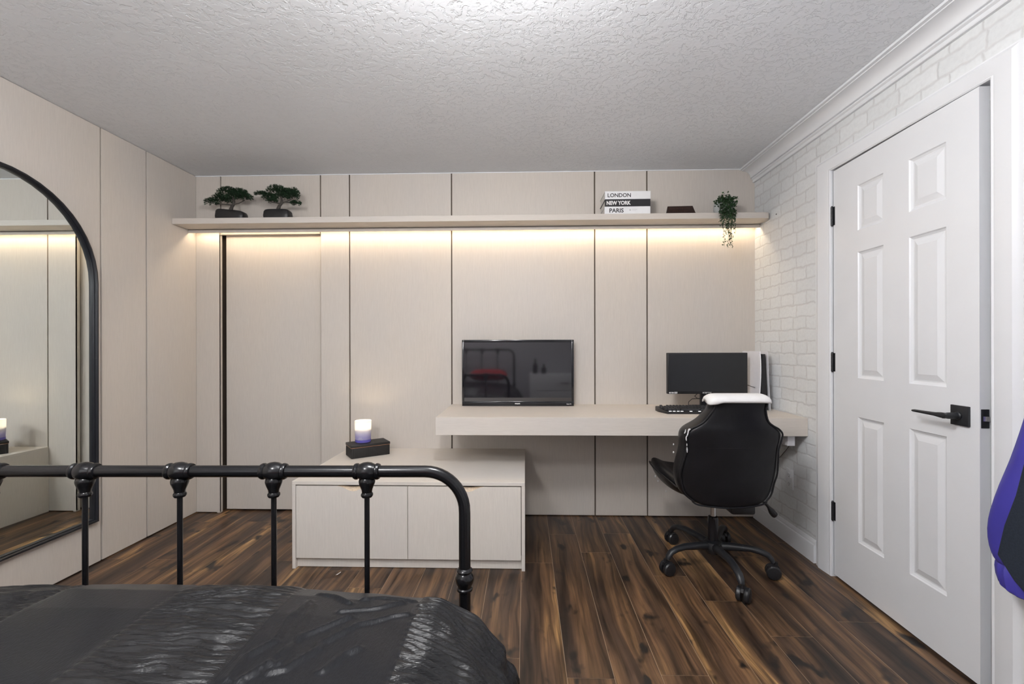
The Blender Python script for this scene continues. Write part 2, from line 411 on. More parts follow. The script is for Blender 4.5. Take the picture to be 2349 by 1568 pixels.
# six-panel door, ajar a degree or so; local frame: hinge at origin, leaf along -y, face at x=0
DW, DH, DT = .757, 2.020, .035
door = bpy.data.objects.new('door_2', None); COL.objects.link(door)
door.location = (XR - .002, DY1 - .006, .014); door.rotation_euler = (0, 0, -math.radians(1.35)); ORG[door.name] = (0, 0, 0)
tag(door, 'white six-panel door standing slightly ajar', kind='structure')
PC = [(.172, .330), (.465, .632)]      # panel columns: distance from hinge
PR = [(.232, .815), (.995, 1.580), (1.680, 1.890)]
def door_leaf():
    m = MB(); ys = [0, PC[0][0], PC[0][1], PC[1][0], PC[1][1], DW]; zs = [0, PR[0][0], PR[0][1], PR[1][0], PR[1][1], PR[2][0], PR[2][1], DH]
    for i in range(5):
        for j in range(7):
            a, b = -ys[i], -ys[i + 1]; c0, c1 = zs[j], zs[j + 1]
            for face in (0, DT):
                if i in (1, 3) and j in (1, 3, 5): continue
                m.add([(face, a, c0), (face, b, c0), (face, b, c1), (face, a, c1)], [(0, 1, 2, 3)])
    m.add([(0, 0, 0), (DT, 0, 0), (DT, 0, DH), (0, 0, DH)], [(0, 1, 2, 3)]); m.add([(0, -DW, 0), (DT, -DW, 0), (DT, -DW, DH), (0, -DW, DH)], [(0, 1, 2, 3)])
    m.add([(0, 0, 0), (DT, 0, 0), (DT, -DW, 0), (0, -DW, 0)], [(0, 1, 2, 3)]); m.add([(0, 0, DH), (DT, 0, DH), (DT, -DW, DH), (0, -DW, DH)], [(0, 1, 2, 3)])
    return m
link('leaf', door_leaf(), M_white, door, local=True, smooth=False)
for (p0, p1) in PC:
    for (q0, q1) in PR:
        R = []
        for ins, dx in ((0, 0), (.004, .0045), (.012, .0085), (.017, .0085), (.040, .0015), (.042, .0015)):
            R.append([(dx, -(p0 + ins), q0 + ins), (dx, -(p1 - ins), q0 + ins), (dx, -(p1 - ins), q1 - ins), (dx, -(p0 + ins), q1 - ins)])
        m = MB().rings(R, cap=False); n = len(m.v); m.f.append((n - 4, n - 3, n - 2, n - 1)); m.m.append(0)
        R2 = [[(DT - x, y, z) for x, y, z in r] for r in R]
        m2 = MB().rings(R2, cap=False); n = len(m2.v); m2.f.append((n - 4, n - 3, n - 2, n - 1)); m2.m.append(0); m.add(m2.v, m2.f)
        link('raised_panel', m, M_white, door, local=True, smooth=False)
# lever handle
h = MB().rbox(-.009, 0, -.725, -.657, .866, .936, .0015)
hd = link('lever_handle', h, M_blackm, door, local=True)
h = MB(); h.lathe([(.014, -.009), (.014, -.013), (.0115, -.016), (.0115, -.045), (.010, -.052), (.010, -.062)], (0, -.689, .900), 'x', 20)
h.rings([[(-.055 - t, -.689 + d, .900 + z) for t, z in ((.0, -.010 * w), (.007, -.008 * w), (.009, 0), (.007, .008 * w), (0, .010 * w), (-.003, 0))] for d, w in ((-.012, .7), (0, 1.05), (.018, 1), (.035, .75), (.08, .6), (.128, .5), (.133, .4))])
link('lever', h, M_blackm, hd, local=True)
# latch face on the door edge
h = MB().rbox(.004, .030, -DW - .0016, -DW + .001, .868, .932, .001); lt = link('latch_plate', h, M_blackm, door, local=True)
h = MB(); h.prism([(.010, -DW - .0016), (.024, -DW - .0016), (.024, -DW - .010)], .892, .908, 'xy'); link('latch_bolt', h, M_chrome, lt, local=True)
# hinges: fixed beside the jamb
for z0 in (.284, 1.031, 1.763):
    m = MB(); yk = DY1 - .003
    for q in range(5): m.lathe([(.0058, z0 + .0185 * q), (.0058, z0 + .0185 * q + .0175)], (XR - .008, yk, 0), 'z', 12)
    m.lathe([(.0035, z0 - .004), (.0045, z0 + .0), (.0045, z0 + .094), (.003, z0 + .097)], (XR - .008, yk, 0), 'z', 10)
    m.box(XR - .004, XR - .001, yk - .014, yk + .001, z0, z0 + .092)
    link('hinge', m, M_blackm, trim3)

# ------------------------------------------------------------------ shelf with LED strip
sh = thing('wall_shelf', 'long greige shelf running wall to wall above the desk with a glowing underside', 'shelf', (-.376, 3.03, SHELF_B))
m = MB()
pr = [(XL + .001, SHELF_Y), (XR - .045, SHELF_Y), (XR - .018, SHELF_Y + .008), (XR - .004, SHELF_Y + .03), (XR - .001, SHELF_Y + .06), (XR - .001, YB), (XL + .001, YB)]
m.prism(pr, SHELF_B, SHELF_T, 'xy'); link('board', m, M_lamx, sh, bevel=.001)
m = MB(); m.box(XL + .001, XR - .001, 3.064, 3.0665, SHELF_B - .024, SHELF_B); m.box(XL + .001, XR - .001, 3.064, 3.100, SHELF_B - .003, SHELF_B)
ch = link('light_channel', m, M_lamx, sh)
M_led = emissive('warm_led', (1, .79, .54), 35.)
m = MB().box(XL + .02, XR - .012, 3.081, 3.091, SHELF_B - .006, SHELF_B - .003); link('led_strip', m, M_led, ch, smooth=False)

# ------------------------------------------------------------------ desk, cabinet
m = MB().box(DESK_X, XR - .001, DESK_Y, YB, DESK_B, DESK_T)
tag(link('floating_desk', m, M_lamx, bevel=.0012), 'thick greige floating desk fixed across the back wall beside the chair', 'desk')
# power adapter / bracket under the desk right end
m = MB().rbox(1.462, 1.503, 2.60, 2.72, .600, DESK_B, .003); tag(link('power_adapter', m, M_wplast), 'small white box fixed under the right end of the desk', 'adapter')

cab = thing('low_cabinet', 'low pale laminate cabinet with two cupboard doors, projecting from under the desk', 'cabinet', (-.613, 2.75, 0))
CX0, CX1, CY0, CZ = -1.222, -.004, 2.362, .457
m = MB(); m.box(CX0, CX1, CY0, YB - .001, CZ - .018, CZ); link('top', m, M_cabx, cab, bevel=.001)
for x0 in (CX0, CX1 - .018): link('side_panel', MB().box(x0, x0 + .018, CY0, YB - .001, 0, CZ - .018), M_cab, cab, bevel=.001)
link('back_panel', MB().box(CX0 + .018, CX1 - .018, YB - .012, YB - .002, 0, CZ - .018), M_cab, cab)
link('plinth', MB().box(CX0 + .018, CX1 - .018, CY0 + .022, CY0 + .04, .002, .072), M_cab, cab, bevel=.001)
link('bottom_panel', MB().box(CX0 + .018, CX1 - .018, CY0 + .042, YB - .012, .055, .072), M_cab, cab)
link('recess', MB().box(CX0 + .018, CX1 - .018, CY0 + .026, CY0 + .030, .074, CZ - .018), M_dark, cab)
M_edge = simple('beech_cut_edge', (.62, .50, .37), .6, var=.15, vs=120)
xm = -.613
for (a, b, c0) in ((CX0 + .021, xm - .0015, -.900), (xm + .0015, CX1 - .021, -.300)):
    z0, z1 = .056, CZ - .024
    poly = [(a, z0), (b, z0), (b, z1)]
    for t in range(0, 21):
        u = 1 - t / 10.0; x = c0 + u * .082
        poly.append((x, z1 - .026 * (0.5 + 0.5 * math.cos(PI * u)) ** 1.0))
    poly.append((a, z1))
    m = MB().prism(poly, CY0 + .001, CY0 + .0195)
    d = link('cupboard_door', m, M_cab, cab, smooth=False)
    R = []
    for t in range(0, 21):
        u = -1 + t / 10.0; x = c0 + u * .082; z = z1 - .026 * (0.5 + 0.5 * math.cos(PI * u))
        fq = .5 + .5 * math.cos(PI * u); zt_ = z1 - .006 * fq; R.append([(x, CY0 + .0012, z - .0004), (x, CY0 + .0012, z + .0004), (x, CY0 + .0190, zt_), (x, CY0 + .0193, min(z, zt_ - .0006))])
    link('finger_pull', MB().rings(R), M_edge, d)

# ------------------------------------------------------------------ television
def text(name, s, size, mat, parent, loc, rot=(PI / 2, 0, 0), sx=1., depth=.0004, bold=0, local=False, align='LEFT'):
    cu = bpy.data.curves.new(name, 'FONT'); cu.body = s; cu.size = size; cu.extrude = depth; cu.offset = bold; cu.align_x = align; cu.resolution_u = 3
    o = bpy.data.objects.new(name, cu); COL.objects.link(o)
    bpy.context.view_layer.update()
    me = bpy.data.meshes.new_from_object(o); COL.objects.unlink(o); bpy.data.objects.remove(o)
    M = Matrix.Translation(Vector(loc)) @ Matrix(((1, 0, 0), (0, 1, 0), (0, 0, 1))).to_4x4() @ (Matrix.Rotation(rot[2], 4, 'Z') @ Matrix.Rotation(rot[1], 4, 'Y') @ Matrix.Rotation(rot[0], 4, 'X')) @ Matrix.Diagonal((sx, 1, 1, 1))
    mb = MB(); mb.add([tuple(M @ v.co) for v in me.vertices], [tuple(p.vertices) for p in me.polygons])
    bpy.data.meshes.remove(me)
    return link(name, mb, mat, parent, local=local, smooth=False)

TY = 3.045; TZ = DESK_T; tw = .372; TX = -.051; TH = .440
tv = thing('television', 'black flat-screen television standing on the left part of the desk', 'television', (TX, TY, TZ), math.radians(.4)); ORG[tv.name] = (0, 0, 0)
m = MB(); fr = []
m.rbox(-tw, tw, .0, .028, .0, TH, .006); 
case = link('casing', m, M_plastic, tv, local=True)
R = [[(x, y, z) for (x, z) in ((-tw + i, i), (tw - i, i), (tw - i, TH - i), (-tw + i, TH - i))] for (i, y) in ((.002, -.0005), (.004, -.004), (.015, -.004))]
m = MB().rings(R, cap=False)
# wider lower bezel
m = MB(); m.rbox(-tw + .001, -tw + .015, -.004, .002, .001, TH - .001, .0015); m.rbox(tw - .015, tw - .001, -.004, .002, .001, TH - .001, .0015)
m.rbox(-tw + .001, tw - .001, -.004, .002, TH - .016, TH - .001, .0015); m.rbox(-tw + .001, tw - .001, -.0045, .002, .001, .031, .002)
link('bezel', m, M_gloss, tv, local=True)
m = MB().box(-tw + .014, tw - .014, -.0015, .001, .030, TH - .015); link('screen', m, M_screen, tv, local=True, smooth=False)
m = MB().rbox(-.22, .22, .028, .060, .05, .30, .008); link('rear_housing', m, M_plastic, tv, local=True)
text('maker_lettering', 'PHILIPS', .0105, M_wink, tv, (-.019, -.0048, .0125), bold=.0004, local=True)
text('corner_lettering', 'Roku TV', .0085, M_wink, tv, (.323, -.0048, .0105), bold=.0002, local=True)

# ------------------------------------------------------------------ monitor
mo = thing('computer_monitor', 'black computer monitor standing on the desk behind the chair', 'monitor', (1.135, 2.90, DESK_T), math.radians(3.0)); ORG[mo.name] = (0, 0, 0)
mw, z0, z1 = .252, .098, .354
m = MB().rbox(-mw, mw, -.012, .018, z0, z1, .004); link('casing', m, M_plastic, mo, local=True)
m = MB(); m.box(-mw + .007, mw - .007, -.0135, -.012, z0 + .017, z1 - .009); link('screen', m, M_mscreen, mo, local=True, smooth=False)
m = MB(); m.rbox(-.05, .05, .018, .032, z0 + .02, z0 + .14, .004); m.rbox(-.025, .025, .030, .055, .012, z0 + .06, .004); link('stand', m, M_plastic, mo, local=True)
m = MB(); m.lathe([(.001, 0), (.095, 0), (.10, .004), (.095, .009), (.04, .014), (.001, .014)], (0, .075, 0), 'z', 32); link('stand_base', m, M_gloss, mo, local=True)
s_ = link('sticker', MB().box(-mw + .008, -mw + .036, -.0140, -.0134, z0 + .004, z0 + .0125), M_wink, mo, local=True, smooth=False)
text('sticker_lettering', 'HDMI', .0072, M_ink, mo, (-mw + .0115, -.0143, z0 + .0056), bold=.0001, local=True)
m = MB(); m.box(-mw + .040, -mw + .060, -.0139, -.0134, z0 + .003, z0 + .014); link('grey_sticker', m, M_gink, mo, local=True, smooth=False)
text('maker_lettering', 'SCEPTRE', .0115, M_gink, mo, (-.034, -.0136, z0 + .0035), bold=.0003, sx=1.25, local=True)

# cables behind the monitor
m = MB().tube([(1.09, 2.935, .858), (1.075, 2.945, .84), (1.10, 2.96, .822), (1.15, 3.0, .812), (1.22, 3.04, .805), (1.27, 3.07, .79), (1.29, 3.08, .7645)], .0022, 8)
tag(link('monitor_cable', m, M_plastic), 'thin black cable sagging below the monitor', 'cable')
m = MB().tube([(1.085, 3.085, .7645), (1.087, 3.088, .785), (1.11, 3.09, .805), (1.16, 3.092, .808), (1.22, 3.094, .80), (1.25, 3.095, .78), (1.255, 3.1, .7645)], .0022, 8)
tag(link('mouse_cable', m, M_plastic), 'thin black cable arching above the desk behind the keyboard', 'cable')
m = MB().tube([(1.36, 2.945, .93), (1.39, 2.93, .915), (1.412, 2.90, .904), (1.424, 2.885, .900)], .0018, 8)
tag(link('console_cable', m, M_plastic), 'short black cable between the monitor and the white games console', 'cable')

# ------------------------------------------------------------------ keyboard (local, then placed)
kb = thing('keyboard', 'black mechanical keyboard lying on the desk left of the chair back', 'keyboard', (1.005, 2.775, DESK_T), math.radians(0)); ORG[kb.name] = (0, 0, 0)
m = MB()
base = [(-.205, .075), (-.205, .01), (-.175, -.075), (.20, -.075), (.22, -.01), (.22, .075)]
m.rings([[(x, y, 0) for x, y in base], [(x, y, .010 + (y + .075) * .09) for x, y in base], [(x * .985, y * .97, .014 + (y + .075) * .09) for x, y in base]])
link('keyboard_case', m, M_plastic, kb, local=True, ang=20)
M_key = simple('black_keycaps', (.022, .022, .024), .45)
M_kled = emissive('white_key_backlight', (1, 1, 1), 2.2)
def keycap(x, y, w, d=.0155):
    z = .015 + (y + .075) * .09; k = MB()
    k.rings([[(x - w / 2, y - d / 2, z), (x + w / 2, y - d / 2, z), (x + w / 2, y + d / 2, z), (x - w / 2, y + d / 2, z)],
             [(x - w / 2 + .002, y - d / 2 + .002, z + .010), (x + w / 2 - .002, y - d / 2 + .002, z + .010), (x + w / 2 - .002, y + d / 2 - .001, z + .011), (x - w / 2 + .002, y + d / 2 - .001, z + .011)]])
    return k
for r in range(6):
    y = -.052 + r * .0195 + (.004 if r == 5 else 0)
    if r == 0: lay = [(-.168 + .0118, .022), (-.133, .022), (-.108, .022), (-.038, .110), (.032, .022), (.057, .022), (.082, .022), (.107, .022)]
    else: lay = [(-.172 + i * .0195 - (.006 if r > 2 else 0), .0165) for i in range(19 if r < 5 else 18)]
    if r == 5: lay = [p for i, p in enumerate(lay) if i not in (1,)]
    for (x, w) in lay:
        link('keycap', keycap(x, y, w), M_key, kb, local=True, smooth=False)
for x in (-.158, -.135, -.112, -.090, -.038, .012): 
    link('key_light', MB().box(x - .007, x + .007, -.0690, -.0655, .0150, .0166), M_kled, kb, local=True, smooth=False)

# ------------------------------------------------------------------ white games console
co = thing('game_console', 'tall white and black games console standing upright against the brick wall on the desk', 'game console', (1.462, 2.955, DESK_T)); ORG[co.name] = (0, 0, 0)
hz = .362
m = MB(); R = []
for t in range(0, 9):
    u = t / 8; w = .021 - .012 * u ** 1.2; yy = -.104 + .004 * u
    R.append([(-w, yy, .004 + u * (hz - .02)), (w, yy, .004 + u * (hz - .02)), (w, .110, .004 + u * (hz - .02)), (-w, .110, .004 + u * (hz - .02))])
m.rings(R); link('core', m, M_gloss, co, local=True)
for s in (-1, 1):
    R = []
    for t in range(0, 13):
        u = t / 12; z = u * hz
        bulge = .031 - .016 * u + .006 * (2 * u - 1) ** 2
        ff = -.112 + .010 * abs(2 * u - 1) ** 3
        x0 = s * bulge; x1 = s * (bulge + .004)
        R.append([(x0, ff, z), (x1, ff + .002, z), (s * (bulge + .010), 0, z), (x1, .125, z), (x0, .127, z), (s * (bulge + .005), 0, z)])
    m = MB().rings(R); link('side_plate', m, M_wplast, co, local=True, ang=50)
m = MB(); m.lathe([(.035, 0), (.04, .002), (.03, .005)], (0, 0, 0), 'z', 24); link('stand_foot', m, M_gloss, co, local=True)

# ------------------------------------------------------------------ books
def book(z0, z1, x0, x1, yf, depth, cover, title, ink, label, tx, size, bold, rz=0):
    bkk = thing('coffee_table_book', label, 'book', ((x0 + x1) / 2, yf + depth / 2, z0), rz, 'city books stacked on the long shelf'); ORG[bkk.name] = (0, 0, 0)
    w = (x1 - x0) / 2; d = depth / 2; t = z1 - z0
    m = MB(); m.rbox(-w, w, -d, -d + .004, 0, t, .0012); m.box(-w, w, -d + .002, d, 0, .003); m.box(-w, w, -d + .002, d, t - .003, t)
    sxx = .84 if title == 'NEW YORK' else 1.0
    link('cover', m, cover, bkk, local=True, smooth=False)
    link('pages', MB().box(-w + .005, w - .005, -d + .004, d - .005, .003, t - .003), M_page, bkk, local=True, smooth=False)
    text('title_lettering', title, size, ink, bkk, (-w + tx, -d - .0003, t * .5 - size * .35), bold=bold, sx=sxx, local=True)
    return bkk
BZ = SHELF_T
b3 = book(BZ, BZ + .050, .506, .796, 2.935, .20, M_white2, 'PARIS', M_ink, 'white book titled PARIS at the bottom of the shelf stack', .029, .037, .0008)
m = MB(); m.lathe([(.0001, 0), (.0055, 0), (.0055, .0004), (.0001, .0004)], (.017, -.1004, .027), 'y', 16); link('grey_emblem', m, M_gink, b3, local=True, smooth=False)
m = MB(); m.box(.028, .062, -.1005, -.1001, .0300, .0312); m.box(.028, .054, -.1005, -.1001, .0240, .0250); link('small_grey_print', m, M_gink, b3, local=True, smooth=False)
book(BZ + .0502, BZ + .097, .509, .797, 2.936, .20, M_bkblack, 'NEW YORK', M_wink, 'black book titled NEW YORK in the middle of the shelf stack', .010, .034, .0012, -.004)
book(BZ + .0972, BZ + .148, .509, .798, 2.937, .20, M_white2, 'LONDON', M_ink, 'white book titled LONDON on top of the shelf stack', .015, .034, .0005, .003)

# plaque
pq = thing('wooden_plaque', 'dark wooden block with engraved lettering on the shelf between the books and the ivy', 'plaque', (1.003, 3.00, SHELF_T))
m = MB(); y0 = 2.97
m.rings([[(.907, y0, SHELF_T), (1.099, y0, SHELF_T), (1.092, y0 + .05, SHELF_T), (.914, y0 + .05, SHELF_T)], [(.922, y0 + .022, SHELF_T + .064), (1.082, y0 + .022, SHELF_T + .066), (1.080, y0 + .036, SHELF_T + .066), (.924, y0 + .036, SHELF_T + .064)]])
link('block', m, M_brown, pq, smooth=False)
text('engraved_lettering', 'TRUST IN THE LORD', .0205, M_brownink, pq, (.927, y0 + .0135, SHELF_T + .042), rot=(PI / 2 - .33, 0, 0), sx=.72, bold=.0002)
text('engraved_lettering', 'WITH ALL YOUR HEART', .011, M_brownink, pq, (.950, y0 + .0085, SHELF_T + .027), rot=(PI / 2 - .33, 0, 0), sx=.8)

# ------------------------------------------------------------------ bonsai trees
def bonsai(x, y, label, pads, trunk, potw, branches, flip):
    t = thing('bonsai_tree', label, 'plant', (x, y, SHELF_T), 0, 'artificial bonsai on the shelf'); ORG[t.name] = (0, 0, 0)
    m = MB(); R = []
    for z, s, e in ((0, .92, 0), (.004, .96, 0), (.03, 1.01, 0), (.056, .97, 0), (.066, .90, .0), (.070, .80, .0), (.068, .7, 0)):
        ring = []
        for j in range(28):
            a = 2 * PI * j / 28; cx_ = abs(math.cos(a)) ** .42 * math.copysign(1, math.cos(a)); sy = abs(math.sin(a)) ** .42 * math.copysign(1, math.sin(a))
            zz = z + (0.008 * -cx_ * flip if z > .05 else 0) 
            ring.append((cx_ * potw * s, sy * .042 * s, zz))
        R.append(ring)
    m.rings(R); link('pot', m, M_pot, t, local=True, ang=60)
    m = MB(); m.tube(trunk, [.0135, .012, .010, .009, .008, .0055][:len(trunk)], 10)
    tk = link('trunk', m, M_bark, t, local=True)
    m = MB()
    for bpts in branches: m.tube(bpts, [.0045, .0035, .0025][:len(bpts)], 6)
    link('branch', m, M_bark, tk, local=True)
    m = MB()
    for (px, py, pz, rx, ry, rz_, cnt) in pads:
        for i in range(cnt):
            a = random.random() * 2 * PI; ph = math.asin(random.uniform(-.55, 1)); rr = random.random() ** .4
            cx_ = px + rx * rr * math.cos(a) * math.cos(ph); cy_ = py + ry * rr * math.sin(a) * math.cos(ph); cz = pz + .004 + rz_ * 1.15 * rr * math.sin(ph)
            o = Vector((cx_, cy_, cz)); out = Vector(((cx_ - px) / rx, (cy_ - py) / ry, (cz - pz) / rz_ + .35)).normalized()
            for q in range(13):
                d = (out + Vector((random.uniform(-1, 1), random.uniform(-1, 1), random.uniform(-.8, 1))) * .75).normalized()
                L = random.uniform(.009, .0155); sd = d.cross(Vector((random.random(), random.random(), random.random()))).normalized() * .00085
                m.add([o - sd, o + sd, o + d * L * .6 + sd * .8, o + d * L, o + d * L * .6 - sd * .8], [(0, 1, 2, 3, 4)])
    link('foliage', m, M_foilg, t, local=True, smooth=False)
k = .000598
def P(dx, dz): return (dx * k, dz * k)
b1x, b2x = -1.960, -1.645
# pads in metres relative to pot centre; z above shelf top
bonsai(b1x, 3.005, 'bonsai tree in a black pot nearest the left wall on the long shelf',
       [(-.030, 0, .190, .062, .045, .030, 300), (.050, .005, .185, .050, .045, .024, 200), (.085, -.005, .155, .056, .045, .026, 270), (.020, -.01, .160, .05, .04, .02, 150), (-.080, 0, .150, .050, .042, .024, 200), (-.135, 0, .125, .045, .035, .022, 170), (-.045, .01, .140, .045, .04, .018, 120)],
       [(.000, 0, .055), (-.004, 0, .080), (.002, 0, .098), (.012, 0, .112), (.016, 0, .130), (.01, 0, .16)], .098,
       [[(.012, 0, .112), (.05, 0, .120), (.09, 0, .14)], [(.006, 0, .108), (-.05, 0, .115), (-.11, 0, .115)], [(-.04, 0, .068), (-.047, 0, .073), (-.052, 0, .083)]], 1)
bonsai(b2x, 3.005, 'bonsai tree in a black pot, the one nearer the books on the long shelf',
       [(-.010, 0, .195, .062, .045, .030, 300), (.060, .005, .180, .060, .045, .028, 260), (.105, -.005, .165, .042, .04, .040, 230), (-.060, 0, .155, .045, .04, .022, 180), (-.115, 0, .175, .045, .03, .014, 120), (-.045, 0, .130, .04, .03, .016, 100), (.120, 0, .110, .035, .03, .014, 90), (.035, 0, .155, .05, .04, .02, 140)],
       [(.004, 0, .055), (.002, 0, .082), (.010, 0, .100), (.022, 0, .116), (.026, 0, .135), (.02, 0, .17)], .088,
       [[(.022, 0, .116), (.06, 0, .13), (.1, 0, .15)], [(.02, 0, .115), (-.04, 0, .125), (-.09, 0, .155)], [(.05, 0, .125), (.09, 0, .12), (.12, 0, .108)]], 0)

# ------------------------------------------------------------------ trailing ivy
iv = thing('trailing_ivy', 'trailing ivy in a pale pot hanging over the shelf front near the brick wall', 'plant', (1.285, 3.005, SHELF_T)); ORG[iv.name] = (0, 0, 0)
m = MB(); m.lathe([(.001, 0), (.042, 0), (.055, .015), (.062, .045), (.060, .075), (.052, .095), (.048, .098), (.046, .090), (.05, .07), (.001, .07)], (0, 0, 0), 'z', 32)
link('pot', m, M_ceram, iv, local=True)
def leaf(m, p, s):
    n = Vector((random.uniform(-1, 1), random.uniform(-1, .2), random.uniform(-.4, 1))).normalized()
    u = n.orthogonal().normalized(); a = random.random() * 6.28; u = (Matrix.Rotation(a, 3, n) @ u); w = n.cross(u); p = Vector(p)
    m.add([p, p + u * s * .45 + w * s * .42, p + u * s + w * s * .10 + n * s * .12, p + u * s * .45 - w * s * .42], [(0, 1, 2, 3)])
m = MB(); st = MB()
for i in range(520):   # crown
    a = random.random() * 6.28; r = random.random() ** .5; ph = random.random()
    leaf(m, (math.cos(a) * r * .062, math.sin(a) * r * .055 - .012, .085 + .055 * (1 - r * r) * ph + random.uniform(-.02, .01)), random.uniform(.011, .018))
for i in range(360):   # shaggy front spill to shelf edge
    x = random.uniform(-.062, .060); t = random.random()
    leaf(m, (x * (1 - .15 * t) - .018 * t, -.04 - .065 * t ** .6, .11 - .125 * t), random.uniform(.011, .018))
strands = [(-.050, .055), (-.036, .09), (-.020, .185), (-.006, .13), (.004, .10), (.014, .195), (.024, .16), (.034, .185), (.044, .15), (.052, .195), (.062, .10), (.072, .075), (.078, .12), (-.028, .07), (.020, .09), (.048, .08)]
for (x0, ln) in strands:
    x0 = x0 * .70 - .030
    pts = []
    ph = random.random() * 6
    for q in range(9):
        u = q / 8
        if u < .25: pts.append((x0 * (.4 + 2.4 * u), -.03 - .30 * u, .10 - .06 * u * 2))
        else: pts.append((x0 + .0035 * math.sin(ph + u * 9), -.105 - .002 * math.sin(u * 7 + ph), .07 - .07 - (u - .25) / .75 * ln * 1.17))
    st.tube(pts, .0008, 5)
    nl = int(14 + ln * 170)
    for j in range(nl):
        u = j / nl; i0 = min(7, int(u * 8)); f_ = u * 8 - i0
        p = Vector(pts[i0]) * (1 - f_) + Vector(pts[i0 + 1]) * f_
        for _ in range(2 if u < .55 else 1):
            leaf(m, p + Vector((random.uniform(-.006, .006), random.uniform(-.005, .005), 0)), random.uniform(.0075, .013))
link('leaves', m, M_leaf, iv, local=True, smooth=False); link('stems', st, M_leaf, iv, local=True)

# ------------------------------------------------------------------ ribbed box and candle on the cabinet
bx = thing('ribbed_box', 'black ribbed lidded box under the candle on the low cabinet', 'box', (-1.025, 2.951, CZ), math.radians(35.2)); ORG[bx.name] = (0, 0, 0)
L, D = .122, .068
m = MB(); m.rbox(-L, L, -D, D, 0, .066, .003)
body = link('box_body', m, M_boxb, bx, local=True)
m = MB()
n = 40
for i in range(n):   # vertical ribs left of a diagonal, horizontal ribs right of it
    x = -L + .004 + i * (2 * L - .008) / n
    zt = .062 if x < -.02 else max(.004, .062 - (x + .02) * .70)
    if x < .062: m.box(x, x + .003, -D - .0016, -D + .001, .003, zt)
for j in range(12):
    z = .005 + j * .0049; xs = -.02 + (.062 - z) / .70
    m.box(min(max(xs, -.02), .06) + .002, L - .003, -D - .0016, -D + .001, z, z + .0026)
for j in range(16): m.box(-L - .0016, -L + .001, -D + .004 + j * .0083, -D + .007 + j * .0083, .003, .062)
link('ribs', m, M_boxb, body, local=True, smooth=False)
link('copper_rim', MB().box(-L - .0008, L + .0008, -D - .0008, D + .0008, .0655, .0672), M_gold, bx, local=True, smooth=False)
m = MB(); m.rbox(-L - .002, L + .002, -D - .002, D + .002, .0672, .083, .002)
lid = link('lid', m, M_boxb, bx, local=True)
m = MB()
for i in range(46): m.box(-L + .003 + i * .0053, -L + .0055 + i * .0053, -D + .002, D - .002, .0828, .0838)
link('lid_ribs', m, M_boxb, lid, local=True, smooth=False)
cz = CZ + .0839
cd = thing('candle_jar', 'lit white and lavender glass candle on the black ribbed box', 'candle', (-1.056, 2.948, cz)); ORG[cd.name] = (0, 0, 0)
def frosted(name, c0, c1, z0, z1, tf=.55):
    m, ns, ls, b = newmat(name)
    tc = ns.new('ShaderNodeTexCoord'); sp = ns.new('ShaderNodeSeparateXYZ'); ls.new(tc.outputs['Object'], sp.inputs[0])
    mr = ns.new('ShaderNodeMapRange'); mr.inputs['From Min'].default_value = z0; mr.inputs['From Max'].default_value = z1; ls.new(sp.outputs['Z'], mr.inputs['Value'])
    col = ramp(ns, ls, mr.outputs[0], [(0, c0), (1, c1)])
    ls.new(col, b.inputs['Base Color']); b.inputs['Roughness'].default_value = .25
    tr = ns.new('ShaderNodeBsdfTranslucent'); ls.new(col, tr.inputs['Color']); mx = ns.new('ShaderNodeMixShader'); mx.inputs[0].default_value = tf
    ls.new(b.outputs[0], mx.inputs[1]); ls.new(tr.outputs[0], mx.inputs[2]); ls.new(mx.outputs[0], ns['Material Output'].inputs['Surface'])
    return m
M_jar = frosted('lavender_frosted_glass', (.56, .54, .80), (.94, .93, .95), .035, .08)
R_ = .049
m = MB(); m.lathe([(.001, 0), (R_ - .004, 0), (R_ - .001, .004), (R_, .03), (R_ + .002, .075), (R_ + .003, .138), (R_, .1385), (R_ - .001, .12), (R_ - .0025, .075), (R_ - .004, .01), (.001, .008)], (0, 0, 0), 'z', 48)
link('jar', m, M_jar, cd, local=True)
M_jarb = simple('violet_glass_foot', (.14, .12, .48), .2)
m = MB(); m.lathe([(R_ - .001, .0015), (R_ + .0006, .003), (R_ + .0008, .018), (R_ - .001, .0185)], (0, 0, 0), 'z', 48, cap=False); link('glass_foot', m, M_jarb, cd, local=True)
M_wax = frosted('white_wax', (.86, .84, .90), (.95, .93, .90), .02, .09, .4)
m = MB(); m.lathe([(.001, .009), (R_ - .0055, .012), (R_ - .004, .082), (R_ - .010, .086), (.001, .085)], (0, 0, 0), 'z', 40); link('wax', m, M_wax, cd, local=True)
m = MB(); m.box(-.012, .010, -R_ - .0012, -R_ - .0004, .031, .0335); m.box(-.016, .016, -R_ - .0012, -R_ - .0002, .0215, .0232); m.box(-.014, .013, -R_ - .0030, -R_ - .0014, .066, .0668)
link('small_print', m, M_wink, cd, local=True, smooth=False)
M_flame = emissive('candle_flame', (1, .80, .52), 260.)
for (x, y) in ((-.016, .006), (.014, .012), (.002, -.018)):
    w = link('wick', MB().tube([(x, y, .084), (x, y, .092), (x + .001, y, .096)], .0008, 6), M_ink, cd, local=True)
    link('flame', MB().lathe([(.0004, .093), (.0026, .096), (.0034, .101), (.0022, .110), (.0002, .120)], (x, y, 0), 'z', 12), M_flame, w, local=True)

